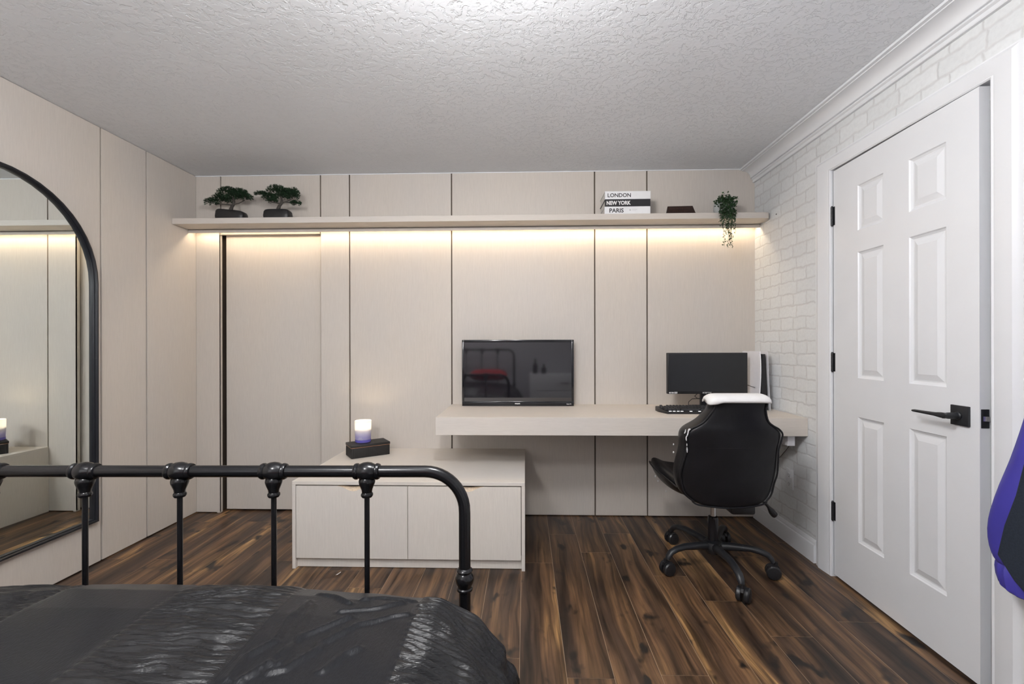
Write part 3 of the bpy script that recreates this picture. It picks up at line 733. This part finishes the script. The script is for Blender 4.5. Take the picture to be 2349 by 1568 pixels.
# ------------------------------------------------------------------ arched mirror on the left wall
mi = thing('arched_mirror', 'arched full-length mirror in a black frame on the left wall', 'mirror', (XL, 1.905, .241))
yc, rr, zb = 1.905, .4715, .233
zt = 1.967 - rr
def arch(r, b):
    pts = [(yc + r, b)]
    for i in range(25):
        a = PI * i / 24; pts.append((yc + r * math.cos(a), zt + r * math.sin(a)))
    pts.append((yc - r, b)); return pts
R = []
for (d, x) in ((0, XL + .001), (0, XL + .029), (.003, XL + .032), (.009, XL + .032), (.012, XL + .029), (.013, XL + .020), (.016, XL + .020), (.0175, XL + .017), (.0175, XL + .002)):
    R.append([(x, y, z) for (y, z) in arch(rr - d, zb + d)])
m = MB().rings([list(r) for r in zip(*R)], cap=False, loop=True)
link('frame', m, M_mirframe, mi, ang=40)
pts = arch(rr - .0165, zb + .0165); n = len(pts)
m = MB(); m.add([(XL + .008, y, z) for y, z in pts], [tuple(range(n))]); link('mirror_glass', m, M_mirror, mi, smooth=False)
m = MB(); m.prism(arch(rr - .010, zb + .01), XL + .001, XL + .006, 'yz'); link('backing_board', m, M_dark, mi, smooth=False)

# ------------------------------------------------------------------ bed
BR = .019
bed = thing('metal_bed', 'black tubular metal bed with ball-jointed footboard under the dark comforter', 'bed', (-.155, 1.157, 0), BR); ORG[bed.name] = (0, 0, 0)
RZ, Rr, W = .846, .0148, 1.415   # rail height, tube radius, post spacing
sp = [-.248, -.486, -.727, -.971, -1.213]
def footboard(par, y, rz, name):
    P_ = [(0, y, 0.03), (0, y, rz - .105)]
    for i in range(1, 13):
        a = PI / 2 * i / 12; P_.append((-.10 + .10 * math.cos(a), y, rz - .10 + .10 * math.sin(a)))
    P_ = P_ + [(-W / 2, y, rz)] + [(-W - p[0], p[1], p[2]) for p in reversed(P_)]
    fb = link(name, MB().tube(P_, Rr, 20), M_black, par, local=True)
    for x in (0, -W):
        zc = .578
        m = MB().lathe([(a_, b_ * .68) for a_, b_ in [(Rr, -.052), (.0175, -.050), (.0200, -.046), (.0200, -.040), (.0175, -.036), (.0180, -.030), (.0215, -.020), (.0232, -.008), (.0225, .004), (.0190, .014), (.0165, .018), (.0190, .021), (.0205, .026), (.0190, .031), (.0160, .034), (Rr, .036)]], (x, y, zc), 'z', 24)
        link('post_finial', m, M_black, fb, local=True)
        m = MB().lathe([(.019, 0), (.021, .004), (.021, .02), (.016, .03)], (x, y, 0), 'z', 20); link('foot_cap', m, M_plastic, fb, local=True)
    for x in sp:
        m = MB().tube([(x, y, .30), (x, y, rz - .04)], .0066, 14); link('spindle', m, M_black, fb, local=True)
        m = MB()
        m.lathe([(Rr + .0005, -.033), (.0185, -.032), (.0205, -.028), (.0205, -.024), (.0180, -.021), (.0195, -.017), (.0225, -.010), (.0238, 0), (.0225, .010), (.0195, .017), (.0180, .021), (.0205, .024), (.0205, .028), (.0185, .032), (Rr + .0005, .033)], (x, y, rz), 'x', 24)
        m.lathe([(.0070, -.066), (.0125, -.065), (.0150, -.061), (.0150, -.057), (.0125, -.053), (.0135, -.046), (.0175, -.036), (.0200, -.029), (.0205, -.024), (.0190, -.018), (.014, -.012)], (x, y, rz), 'z', 24)
        link('ball_joint', m, M_black, fb, local=True)
    m = MB().tube([(0, y, .30), (-W, y, .30)], .010, 12); link('lower_rail', m, M_black, fb, local=True)
footboard(bed, 0, RZ, 'footboard')
footboard(bed, -1.98, 1.10, 'headboard')
for x in (-.0, -W): link('side_rail', MB().rbox(x - .012, x + .012, -1.97, -.012, .25, .29, .002), M_black, bed, local=True)
for i in range(6): link('slat', MB().tube([(-.012, -.25 - i * .3, .27), (-W + .012, -.25 - i * .3, .27)], .009, 8), M_black, bed, local=True)

def bedpt(mb_):   # world-authored bedding shares the bed's small turn
    M = Matrix.Translation(Vector((-.155, 1.157, 0))) @ Matrix.Rotation(BR, 4, 'Z') @ Matrix.Translation(Vector((.155, -1.157, 0)))
    return mb_.move(M)
m = MB().rbox(-1.50, -.235, -.80, 1.06, .282, .545, .04, 4); tag(link('mattress', bedpt(m), M_matt), 'mattress under the dark comforter on the metal bed', 'mattress')

# comforter ---------------------------------------------------------
def vnoise(x, y, seed):
    r = np.random.RandomState(seed).rand(64, 64)
    xi = np.floor(x).astype(int); yi = np.floor(y).astype(int); fx = x - xi; fy = y - yi
    fx = fx * fx * (3 - 2 * fx); fy = fy * fy * (3 - 2 * fy)
    g = lambda a, b: r[a % 64, b % 64]
    return (g(xi, yi) * (1 - fx) + g(xi + 1, yi) * fx) * (1 - fy) + (g(xi, yi + 1) * (1 - fx) + g(xi + 1, yi + 1) * fx) * fy - .5
xc = -.865
px_ = np.array([0, .615, .665, .745, .815, .850, .868, .868]) ; pz_ = np.array([0, .0, -.014, -.065, -.135, -.215, -.30, -.47])
al = np.concatenate([[0], np.cumsum(np.hypot(np.diff(px_), np.diff(pz_)))])
ys_ = np.array([0, .94, 1.02, 1.085, 1.112, 1.118, 1.118]); yz_ = np.array([0, 0, -.006, -.028, -.075, -.16, -.42])
bl = np.concatenate([[0], np.cumsum(np.hypot(np.diff(ys_), np.diff(yz_)))])
smax = al[-1]; tmax = bl[-1]
near = -.15
S = np.concatenate([np.arange(-smax, -.2, .012), np.arange(-.2, smax, .0065)])
T = np.concatenate([np.arange(-.75, near + .4, .012), np.arange(near + .4, tmax, .0034)])
SS, TT = np.meshgrid(S, T)
X = np.sign(SS) * np.interp(np.abs(SS), al, px_); DZx = np.interp(np.abs(SS), al, pz_)
Y = np.where(TT > 0, np.interp(TT, bl, ys_), TT); DZy = np.where(TT > 0, np.interp(TT, bl, yz_), 0)
drop = np.where((DZx < 0) & (DZy < 0), -np.hypot(DZx, DZy), DZx + DZy)
Z = .622 - .026 * np.clip(np.abs(X) / .62, 0, 1) ** 2.4 + drop
# tighten corner
cw = np.clip((-DZx) / .15, 0, 1) * np.clip((-DZy) / .1, 0, 1); X = X * (1 - .045 * cw); Y = Y - .03 * cw
Xw = X + xc
seams = [-1.93, -1.60, -1.325, -1.05, -.782, -.526, -.245, .6]   # in unrolled coordinate xc+s
U = SS + xc
idx = np.searchsorted(seams, U)   # 1.. ; ruched bands alternate
ruched = (idx % 2 == 1)
# distance to nearest seam
dseam = np.min(np.abs(U[..., None] - np.array(seams)[None, None, :]), axis=2)
edge = np.clip(dseam / .014, 0, 1); edge = edge * (2 - edge); rip = np.clip((dseam - .002) / .03, 0, 1)
V = TT
w1 = vnoise(U * 5, V * 9, 1) * .055 + vnoise(U * 16, V * 22, 2) * .020
ph = (V + w1) / .0165
ru = (1 - np.abs(np.sin(PI * ph))) ** 1.0
amp = .35 + 1.2 * (vnoise(U * 11, ph * .9, 3) + .5)
puff = (vnoise(U * 4, V * 3, 4)) * .022 + vnoise(U * 12, V * 14, 8) * .006
wide = np.clip(dseam / .09, 0, 1); hr = ((1 - ru) ** .8 - .75) * .0095 * amp * (.35 + .65 * rip) + puff * .5 * wide + vnoise(U * 30, V * 150, 5) * .0045 * rip
hs = vnoise(U * 3.2, V * 3.8, 6) * .010 + vnoise(U * 9, V * 11 + U * 14, 7) * .003
folds = [[(-.471, 1.032), (-.435, 1.026), (-.389, 1.0)], [(-.396, .957), (-.321, .989), (-.276, 1.021)], [(-.367, 1.023), (-.337, 1.038), (-.277, 1.044), (-.239, 1.036)],
 [(-.386, .859), (-.343, .916), (-.287, .956), (-.24, .978)], [(-.482, .747), (-.457, .796), (-.434, .871), (-.367, .942)], [(-.479, .857), (-.486, .928), (-.475, .994)],
 [(-.438, .791), (-.439, .838), (-.462, .981)], [(-.445, .769), (-.424, .78), (-.389, .84), (-.388, .856)], [(-.359, .782), (-.335, .829), (-.317, .848)],
 [(-.502, .749), (-.504, .806), (-.477, .853)], [(-.473, .758), (-.453, .796)]]
fo = np.zeros_like(SS)
Yu = np.where(TT > 0, TT, TT)
for Lp in folds:
    for i in range(len(Lp) - 1):
        a = np.array(Lp[i]); b = np.array(Lp[i + 1]); d = b - a; l2 = d @ d
        t = np.clip(((U - a[0]) * d[0] + (Yu - a[1]) * d[1]) / l2, 0, 1)
        dist = np.hypot(U - a[0] - t * d[0], Yu - a[1] - t * d[1])
        fo = np.maximum(fo, np.exp(-(dist / .0050) ** 2) * .0066)
hs = hs + fo
# stretch creases across the side hang
hang = np.clip((SS - .62) / .2, 0, 1)
hr = hr * (1 - .35 * hang) + hang * (np.sin((V * 1.0 + U * .35) * 34 + 3 * w1 * 60) * .007 + vnoise(U * 3, V * 13, 9) * .030 + vnoise(U * 3, V * 40, 11) * .008)
Hh = np.where(ruched, hr, hs) * edge - .0025 * np.exp(-(dseam / .004) ** 2)
# normal direction from the un-displaced surface
def nrm(X, Y, Z):
    dxs = np.gradient(X, axis=1); dys = np.gradient(Y, axis=1); dzs = np.gradient(Z, axis=1)
    dxt = np.gradient(X, axis=0); dyt = np.gradient(Y, axis=0); dzt = np.gradient(Z, axis=0)
    nx = dys * dzt - dzs * dyt; ny = dzs * dxt - dxs * dzt; nz = dxs * dyt - dys * dxt
    l = np.sqrt(nx ** 2 + ny ** 2 + nz ** 2) + 1e-12; return nx / l, ny / l, nz / l
nx, ny, nz = nrm(Xw, Y, Z)
fade = np.clip((tmax - TT) / .05, 0, 1)
Xo = Xw + nx * Hh; Yo = np.minimum(Y + ny * Hh * .5, 1.126); Zo = Z + nz * Hh
nr, ncl = Xo.shape
mb = MB(); mb.v = list(zip(Xo.ravel().tolist(), Yo.ravel().tolist(), Zo.ravel().tolist()))
I = np.arange(nr * ncl).reshape(nr, ncl)
q = np.stack([I[:-1, :-1], I[:-1, 1:], I[1:, 1:], I[1:, :-1]], -1).reshape(-1, 4)
mb.f = [tuple(r) for r in q.tolist()]; mb.m = np.where(ruched[:-1, :-1].ravel(), 1, 0).tolist()
bedpt(mb)
def satin(name, col, rough, an, bsc, sp=.2):
    m, ns, ls, b = newmat(name)
    v = coords(ns, ls, bsc)
    f = noise(ns, ls, v, 1, 3)
    ls.new(ramp(ns, ls, f, [(.3, tuple(c * .7 for c in col)), (.7, tuple(c * 1.3 for c in col))]), b.inputs['Base Color'])
    b.inputs['Roughness'].default_value = rough; b.inputs['Sheen Weight'].default_value = .03; b.inputs['Sheen Roughness'].default_value = .4
    b.inputs['Specular IOR Level'].default_value = sp
    bump(ns, ls, f, an, .002, b)
    return m
M_satin = satin('charcoal_satin', (.010, .0105, .0125), .36, .3, (400, 120, 120))
M_ruche = satin('charcoal_ruched_satin', (.009, .009, .010), .31, .6, (60, 420, 420), .38)
cf = link('comforter', mb, [M_satin, M_ruche], smooth=True, ang=180)
tag(cf, 'charcoal satin comforter with alternating smooth and ruched bands on the metal bed', 'comforter')

for i, (x, lab) in enumerate(((-.52, 'red pillow on the side of the bed head nearer the door'), (-1.18, 'red pillow on the side of the bed head nearer the mirror'))):
    m = MB(); R = []
    for j in range(13):
        u = -1 + j / 6; w = (1 - abs(u) ** 4) ** .5 * .95 + .05
        ring = []
        for q_ in range(20):
            a = 2 * PI * q_ / 20; ring.append((x + u * .28, -.56 + math.cos(a) * .19 * (1 - .12 * (1 - abs(u))), .735 + math.sin(a) * .085 * w))
        R.append(ring)
    m.rings(R); tag(link('pillow', bedpt(m), M_red, subd=1), lab, 'pillow', 'red pillows at the bed head')

# white dresser with two dark bottles (behind the camera, seen in the television)
dr = thing('white_dresser', 'white drawer unit against the wall behind the bed side', 'dresser', (.62, YF + .22, 0))
link('dresser_body', MB().box(.12, 1.12, YF + .02, YF + .42, .03, .74), M_white, dr, bevel=.003)
for i in range(3):
    d_ = link('drawer', MB().box(.14, 1.10, YF + .42, YF + .435, .07 + i * .22, .27 + i * .22), M_white, dr, bevel=.002)
    link('handle', MB().box(.56, .68, YF + .435, YF + .455, .165 + i * .22, .175 + i * .22), M_blackm, d_)
for (x, hh, lab) in ((.20, .20, 'taller black bottle on the white drawer unit'), (.33, .12, 'shorter black bottle on the white drawer unit')):
    bt = thing('bottle', lab, 'bottle', (x, YF + .25, .74), 0, 'bottles on the drawer unit')
    link('bottle_body', MB().lathe([(.001, .74), (.035, .74), (.036, .74 + hh * .65), (.014, .74 + hh * .8), (.013, .74 + hh)], (x, YF + .25, 0), 'z', 20), M_plastic, bt)
    link('cap', MB().lathe([(.015, .74 + hh), (.015, .74 + hh + .02), (.001, .74 + hh + .021)], (x, YF + .25, 0), 'z', 20), M_blackm, bt)

# ------------------------------------------------------------------ gaming chair
CXh, CYh = .985, 2.440
chair = thing('gaming_chair', 'black faux-leather gaming chair with a white head cap rolled up to the desk', 'chair', (CXh, CYh, 0)); ORG[chair.name] = (CXh, CYh, 0)
rows = [(.410, .948, .085), (.421, .946, .135), (.440, .944, .170), (.476, .934, .202), (.530, .929, .216), (.577, .931, .224), (.648, .938, .216), (.689, .942, .211), (.730, .944, .217), (.762, .945, .219), (.785, .946, .200), (.800, .948, .172), (.822, .951, .145), (.868, .960, .122), (.892, .966, .119), (.918, .958, .128), (.935, .955, .118)]
def yb(z): return 2.155 - (z - .43) * .15
R = []; seamL = []; seamR = []
for z, cx_, w in rows:
    y = yb(z); th = .115 if z < .8 else .115 - (z - .8) * .35
    f = min(1, (z - .40) / .05); th *= (.55 + .45 * f)
    k_ = .014 * min(1, w / .2)
    ring = [(-w, 0), (-w * .82, -k_ * .9), (-w * .45, -k_ * 1.5), (0, -k_ * 1.7), (w * .45, -k_ * 1.5), (w * .82, -k_ * .9), (w, 0),
            (w + .010, th * .35), (w + .006, th * .8), (w - .020, th * 1.08), (w * .72, th * .98), (w * .5, th * .7), (0, th * .62), (-w * .5, th * .7), (-w * .72, th * .98), (-w + .020, th * 1.08), (-w - .006, th * .8), (-w - .010, th * .35)]
    R.append([(cx_ + a, y + b, z) for a, b in ring])
    seamL.append((cx_ - w - .001, y - .001, z)); seamR.append((cx_ + w + .001, y - .001, z))
back = link('backrest', MB().rings(R), M_leather, chair, subd=2, ang=180)
# crease bulge panel and piping
def spl(P, n=4):
    out = []
    for i in range(len(P) - 1):
        p0 = Vector(P[max(i - 1, 0)]); p1 = Vector(P[i]); p2 = Vector(P[i + 1]); p3 = Vector(P[min(i + 2, len(P) - 1)])
        for j in range(n):
            t = j / n; out.append(.5 * ((2 * p1) + (p2 - p0) * t + (2 * p0 - 5 * p1 + 4 * p2 - p3) * t * t + (-p0 + 3 * p1 - 3 * p2 + p3) * t ** 3))
    out.append(Vector(P[-1])); return out
for P_ in (seamL[2:-1], seamR[2:-1]): 
    sgn = 1 if P_ is seamL[2:-1] else 1
    link('piping', MB().tube(spl([(a + (.006 if P_[0][0] < .9 else -.006), b - .003, c_) for a, b, c_ in P_]), .0042, 8), M_leather, back)
link('piping', MB().tube(spl([seamL[2], (.80, 2.148, .424), (.88, 2.146, .414), (.95, 2.146, .410), (1.02, 2.147, .415), (1.09, 2.150, .426), seamR[2]]), .0042, 8), M_leather, back)
m = MB(); m.tube(spl([(.82, yb(.70) - .0175, .70), (.92, yb(.70) - .0225, .699), (1.04, yb(.70) - .019, .701), (1.12, yb(.70) - .008, .703)]), .0012, 6); link('cross_seam', m, M_leather, back)
# peeled patches on the left piping and small rivets
m = MB()
def blob(c, rx, rz_, tilt, n=10):
    pts = []
    for i in range(n):
        a = 2 * PI * i / n; r = 1 + random.uniform(-.35, .35); x = rx * r * math.cos(a); z = rz_ * r * math.sin(a)
        pts.append((c[0] + x * math.cos(tilt) + z * math.sin(tilt), c[1], c[2] - x * math.sin(tilt) + z * math.cos(tilt)))
    m.rings([pts, [(p[0], p[1] - .0025, p[2]) for p in pts], [(c[0] + (p[0] - c[0]) * .7, c[1] - .004, c[2] + (p[2] - c[2]) * .7) for p in pts]])
for (x, z, rx, rz_, t) in ((.7345, .765, .003, .020, .25), (.7285, .742, .003, .012, -.1), (.7225, .772, .0028, .010, .3), (.741, .782, .003, .008, .9), (.735, .690, .0026, .014, 0), (.733, .712, .002, .006, 0)):
    blob((x, yb(z) - .006, z), rx, rz_, t)
link('peeled_patch', m, M_scuff, back, smooth=False)
for (x, y, z) in ((.703, 2.20, .655), (.707, 2.21, .69)): link('rivet', MB().lathe([(.001, 0), (.005, .001), (.005, .004), (.001, .006)], (x - .003, y, z), 'x', 12), M_wleather if z < .67 else M_scuff, back)
# white head cap
R = []
for j in range(15):
    u = -1 + j / 7; x = .958 + u * .146; e = max(0, abs(u) - .72) / .28; e = e * e
    dz = -.010 * e; sw = 1 - .30 * e
    yy = yb(.93); drop_ = .0 + (.012 if u < -.6 else 0)
    prof_ = [(-.024, .911 - drop_ * .7), (-.026, .916), (-.018, .932), (0, .943), (.035, .947), (.07, .940), (.088, .922), (.090, .905), (.080, .905), (.060, .927), (.03, .934), (.0, .929), (-.012, .915), (-.014, .902 - drop_ * .7)]
    cyy = .033
    R.append([(x, yy + cyy + (a - cyy) * sw, .915 + (b - .915) * sw + dz) for a, b in prof_])
link('head_cap', MB().rings(R), M_wleather, chair, subd=1, ang=180)
# seat bucket
R = []
for (y, hw, zt_, zb_, in_) in ((2.235, .17, .475, .425, .445), (2.27, .235, .495, .405, .455), (2.36, .262, .515, .392, .46), (2.46, .285, .530, .392, .462), (2.56, .285, .535, .395, .465), (2.65, .268, .528, .402, .468), (2.71, .24, .505, .415, .470), (2.735, .20, .48, .435, .465)):
    ring = [(-hw * .62, zb_), (-hw * .86, zb_ + .022), (-hw, zb_ + (zt_ - zb_) * .55), (-hw * 1.01, zt_ - .010), (-hw * .95, zt_), (-hw * .82, zt_ - .012), (-hw * .68, in_ + .012), (-hw * .3, in_), (hw * .3, in_), (hw * .68, in_ + .012), (hw * .82, zt_ - .012), (hw * .95, zt_), (hw * 1.01, zt_ - .010), (hw, zb_ + (zt_ - zb_) * .55), (hw * .86, zb_ + .022), (hw * .62, zb_)]
    R.append([(CXh + a, y, b) for a, b in ring])
seat = link('seat', MB().rings(R), M_leather, chair, subd=2, ang=180)
pp = [r[3] for r in R]; link('seat_piping', MB().tube(spl([(a - .004, b, c_ - .02) for a, b, c_ in pp[1:-1]]), .0038, 8), M_leather, seat)
m = MB()
for (y_, z_) in ((2.50, .455), (2.47, .440), (2.385, .41)): m.lathe([(.001, 0), (.006, .001), (.004, .004)], (CXh - .286 + (2.5 - y_) * .2, y_, z_), 'x', 8)
link('seat_scuff', m, M_scuff, seat)
# mechanism, gas lift, base
m = MB(); m.rbox(CXh - .075, CXh + .09, 2.29, 2.60, .372, .398, .006); m.rbox(CXh - .0, CXh + .115, 2.22, 2.32, .350, .400, .012); m.lathe([(.028, .345), (.034, .372)], (CXh, CYh, 0), 'z', 20)
mech = link('tilt_mechanism', m, M_plastic, chair)
pl = [(1.155, 2.36, .385), (1.20, 2.35, .372), (1.225, 2.345, .345), (1.243, 2.340, .318), (1.256, 2.337, .305)]
link('lift_lever', MB().tube(spl(pl), [.006] * 5 + [.007] * 3 + [.009, .012, .0145, .016, .016, .0165, .016, .014, .008], 10), M_plastic, mech)
m = MB(); m.lathe([(.0140, .255), (.0140, .352)], (CXh, CYh, 0), 'z', 20); link('gas_piston', m, M_chrome, chair)
m = MB(); m.lathe([(.0262, .135), (.0262, .252), (.024, .264), (.0145, .267)], (CXh, CYh, 0), 'z', 24); link('lift_sleeve', m, M_gloss, chair)
m = MB(); m.lathe([(.022, .072), (.036, .076), (.048, .092), (.051, .112), (.044, .134), (.028, .143)], (CXh, CYh, 0), 'z', 28); base_ = link('base_hub', m, M_blackm, chair)
cast = [(.980, 2.100), (.708, 2.345), (.845, 2.715), (1.245, 2.320), (1.165, 2.715)]
for i, (cx_, cy_) in enumerate(cast):
    v = Vector((cx_ - CXh, cy_ - CYh, 0)); L_ = v.length; d = v.normalized(); sdv = Vector((-d.y, d.x, 0))
    Ls = L_ - .012
    cen = [(.030, .112), (.10, .122), (.19, .128), (.24, .122), (.275, .110), (.292, .092), (.298, .078)]
    sc_ = Ls / .298; R = []
    for j, (r, z) in enumerate(cen):
        hw = [.023, .020, .0185, .018, .018, .017, .014][j]; hh = [.024, .020, .016, .015, .014, .013, .011][j]
        nxt = cen[min(j + 1, 6)]; prv = cen[max(j - 1, 0)]; tg = Vector(((nxt[0] - prv[0]), (nxt[1] - prv[1]))).normalized(); nn = Vector((-tg.y, tg.x))
        ring = []
        for q_ in range(12):
            a = 2 * PI * q_ / 12; s_a = math.sin(a); c_a = math.cos(a)
            rr_ = r + nn.x * hh * s_a; zz = z + nn.y * hh * s_a
            p = Vector((CXh, CYh, 0)) + d * rr_ * sc_ + sdv * hw * c_a; ring.append((p.x, p.y, zz))
        R.append(ring)
    arm = link('base_arm', MB().rings(R), M_blackm, chair, ang=60)
    ang = [2.2, .5, 1.2, -2.9, .2][i] 
    M = Matrix.Translation(Vector((cx_, cy_, 0))) @ Matrix.Rotation([.9, .35, .3, 2.85, 1.6][i], 4, 'Z')
    m = MB()
    for s in (-1, 1):
        m.lathe([(.001, s * .006), (.0322, s * .007), (.0338, s * .011), (.0338, s * .023), (.029, s * .0285), (.012, s * .031), (.001, s * .0312)], (.012, 0, .0338), 'y', 24)
    m.move(M); cas = link('caster', m, M_plastic, arm)
    m = MB(); m.rings([[(x, y, z) for x, z in ((-.018, .052), (-.012, .066), (.012, .072), (.036, .062), (.046, .042), (.036, .052), (.012, .060), (-.006, .054))] for y in (-.0055, .0055)]); m.lathe([(.008, .055), (.008, .084)], (-.002, 0, 0), 'z', 12)
    m.move(M); link('caster_hood', m, M_plastic, cas)

# ------------------------------------------------------------------ wall details
ol = thing('wall_outlet', 'white double power outlet low on the brick-papered wall below the desk end', 'outlet', (XR, 2.735, .325))
m = MB().rbox(XR - .006, XR, 2.695, 2.765, .322, .440, .003); link('cover_plate', m, M_trim, ol)
for z in (.352, .410 - .008):
    o = link('socket', MB().rbox(XR - .0085, XR - .004, 2.713, 2.747, z - .014, z + .014, .003), M_trim, ol)
    m = MB(); m.box(XR - .009, XR - .0083, 2.722, 2.724, z - .003, z + .008); m.box(XR - .009, XR - .0083, 2.735, 2.737, z - .003, z + .008); m.box(XR - .009, XR - .0083, 2.728, 2.732, z - .010, z - .006)
    link('slot', m, M_ink, o, smooth=False)
m = MB().tube([(XR - .012, 2.70, .60), (XR - .008, 2.73, .57), (XR - .006, 2.77, .535), (XR - .006, 2.82, .490), (XR - .006, 2.87, .45)], .0015, 6)
tag(link('thin_cable', m, M_ink), 'thin dark cable running down the brick wall from under the desk', 'cable')
m = MB().lathe([(.001, -.001), (.004, -.0015), (.004, .001)], (XR - .0005, 2.873, 1.970), 'x', 12)
tag(link('screw_head', m, M_ink), 'small dark screw in the brick wall beside the shelf end', 'screw')
m = MB(); m.add([(-.966, 2.300, .001), (-.956, 2.296, .004), (-.949, 2.325, .003), (-.953, 2.336, .001)], [(0, 1, 2, 3)]); m.add([(-.966, 2.300, .0005), (-.956, 2.296, .0035), (-.949, 2.325, .0025), (-.953, 2.336, .0005)], [(0, 1, 2, 3)])
tag(link('paper_scrap', m, M_paper, smooth=False), 'tiny white paper scrap on the floor in front of the cabinet', 'scrap')

# ------------------------------------------------------------------ jacket hanging on a wall hook right of the door
hk = thing('coat_hook', 'black wall hook holding the purple jacket', 'hook', (XR, 1.27, 1.60))
link('hook_plate', MB().rbox(XR - .006, XR, 1.255, 1.285, 1.57, 1.64, .002), M_blackm, hk)
link('hook_arm', MB().tube([(XR - .004, 1.27, 1.60), (XR - .04, 1.27, 1.59), (XR - .06, 1.27, 1.60), (XR - .062, 1.27, 1.625)], .005, 8), M_blackm, hk)
jk = thing('purple_jacket', 'purple nylon jacket with a near-black body panel hanging beside the door', 'jacket', (XR - .06, 1.30, .50))
def cloth_tube(P, wr, n=28, seed=0, amp=.006):
    R = []; rs = np.random.RandomState(seed); phs = rs.rand(4) * 6
    for i, (x, y, z) in enumerate(P):
        a_, b_ = wr[i]; ring = []
        for j in range(n):
            t = 2 * PI * j / n
            w = amp * (math.sin(3 * t + phs[0] + z * 9) + .6 * math.sin(5 * t + phs[1] - z * 14) + .4 * math.sin(9 * t + phs[2] + z * 30))
            ring.append((x + math.cos(t) * (a_ + w), y + math.sin(t) * (b_ + w), z))
        R.append(ring)
    return MB().rings(R)
# torso mostly outside the frame, sleeve towards the door
P_ = [(XR - .075, 1.17, z) for z in (.62, .64, .75, .9, 1.05, 1.2, 1.35, 1.48, 1.56, 1.60)]
link('torso', cloth_tube(P_, [(.055, .15), (.062, .16), (.062, .16), (.06, .155), (.06, .15), (.058, .15), (.055, .16), (.05, .16), (.04, .10), (.02, .04)], seed=3), M_purple, jk, subd=1, ang=180)
P_ = [(1.455, 1.389, .500), (1.453, 1.391, .52), (1.450, 1.395, .55), (1.449, 1.397, .60), (1.449, 1.390, .66), (1.450, 1.372, .74), (1.455, 1.348, .82), (1.460, 1.325, .92), (1.465, 1.295, 1.03), (1.47, 1.27, 1.18), (1.475, 1.25, 1.35), (1.475, 1.23, 1.47)]
link('sleeve', cloth_tube(P_, [(.040, .050), (.046, .058), (.050, .062), (.053, .064), (.054, .063), (.053, .061), (.051, .058), (.050, .056), (.050, .056), (.05, .056), (.05, .06), (.045, .06)], seed=1, amp=.0028), M_purple, jk, subd=1, ang=180)
P_ = [(1.458, 1.388, .436), (1.458, 1.389, .442), (1.457, 1.391, .462), (1.456, 1.393, .484), (1.455, 1.395, .498), (1.455, 1.395, .510)]
cu = MB(); R = []
for i, (x, y, z) in enumerate(P_):
    rr_ = [.036, .043, .046, .046, .043, .038][i]
    R.append([(x + math.cos(2 * PI * j / 48) * (rr_ + .0016 * math.cos(14 * 2 * PI * j / 48)), y + math.sin(2 * PI * j / 48) * (rr_ * 1.22 + .0016 * math.cos(14 * 2 * PI * j / 48)), z + (y + math.sin(2 * PI * j / 48) * rr_ - 1.39) * .25) for j in range(48)])
cu.rings(R); link('elastic_cuff', cu, M_purple, jk)
nv = MB()
pts = [(1.345, .585), (1.365, .62), (1.325, .79), (1.31, .90), (1.05, .92), (1.05, .50), (1.25, .475)]
pts = [(1.392, .545), (1.372, .640), (1.340, .74), (1.315, .85), (1.25, .95), (1.10, .98), (1.08, .42), (1.26, .43), (1.345, .490)]
nv.rings([[(1.402, y, z) for y, z in pts], [(1.392, y, z) for y, z in pts], [(1.384, y * .97 + .036, z * .97 + .02) for y, z in pts]])
nv.tube([(1.394, 1.20, .96), (1.42, 1.235, 1.25), (1.47, 1.262, 1.55), (1.488, 1.268, 1.604)], .006, 8)
gm = link('dark_body_panel', nv, M_navy, jk, bevel=.004); gm['label'] = 'near-black fleece body panel'

# ------------------------------------------------------------------ ceiling lamp (above the frame)
lamp = thing('ceiling_lamp', 'white round semi-flush ceiling lamp above the foot of the bed', 'lamp', (-.11, .86, 1.985))
M_lamp = emissive('lit_opal_glass', (1, .985, .98), 84.)
m = MB().lathe([(.13 * math.sin(PI * i / 20) + .0005, 2.115 - .13 * math.cos(PI * i / 20)) for i in range(20)] + [(.03, 2.244)], (-.11, .86, 0), 'z', 40); link('opal_globe', m, M_lamp, lamp)
m = MB().lathe([(.032, 2.235), (.032, 2.255), (.010, 2.26), (.010, 2.335), (.06, 2.338), (.06, H)], (-.11, .86, 0), 'z', 24); link('stem', m, M_blackm, lamp)

fill_lamp = thing('ceiling_lamp', 'white round ceiling lamp added nearer the bed head as fill light', 'lamp', (-.85, -.10, 1.985))  # copy of the first lamp, added out of view as fill light
for ch_ in list(lamp.children):
    c_ = ch_.copy(); COL.objects.link(c_); c_.parent = fill_lamp
lamp['group'] = fill_lamp['group'] = 'ceiling lamps'
# ------------------------------------------------------------------ world, camera, view
w = bpy.data.worlds.new('World'); SC.world = w; w.use_nodes = True
w.node_tree.nodes['Background'].inputs[0].default_value = (.5, .5, .52, 1); w.node_tree.nodes['Background'].inputs[1].default_value = .3
cam = bpy.data.cameras.new('camera'); co_ = bpy.data.objects.new('camera', cam); COL.objects.link(co_)
cam.sensor_width = 36; cam.lens = 36 * 1050.8 / 2349; cam.shift_y = (791.66 - 784) / 2349; cam.clip_start = .05
co_.location = (0, 0, 1.165)
co_.rotation_euler = (Matrix.Rotation(.0292, 3, 'Z') @ Matrix.Rotation(PI / 2, 3, 'X') @ Matrix.Rotation(-.0022, 3, 'Z')).to_euler()
SC.camera = co_
SC.view_settings.view_transform = 'Standard'; SC.view_settings.look = 'None'; SC.view_settings.gamma = 1; SC.view_settings.use_curve_mapping = False
SC.view_settings.exposure = 0.2
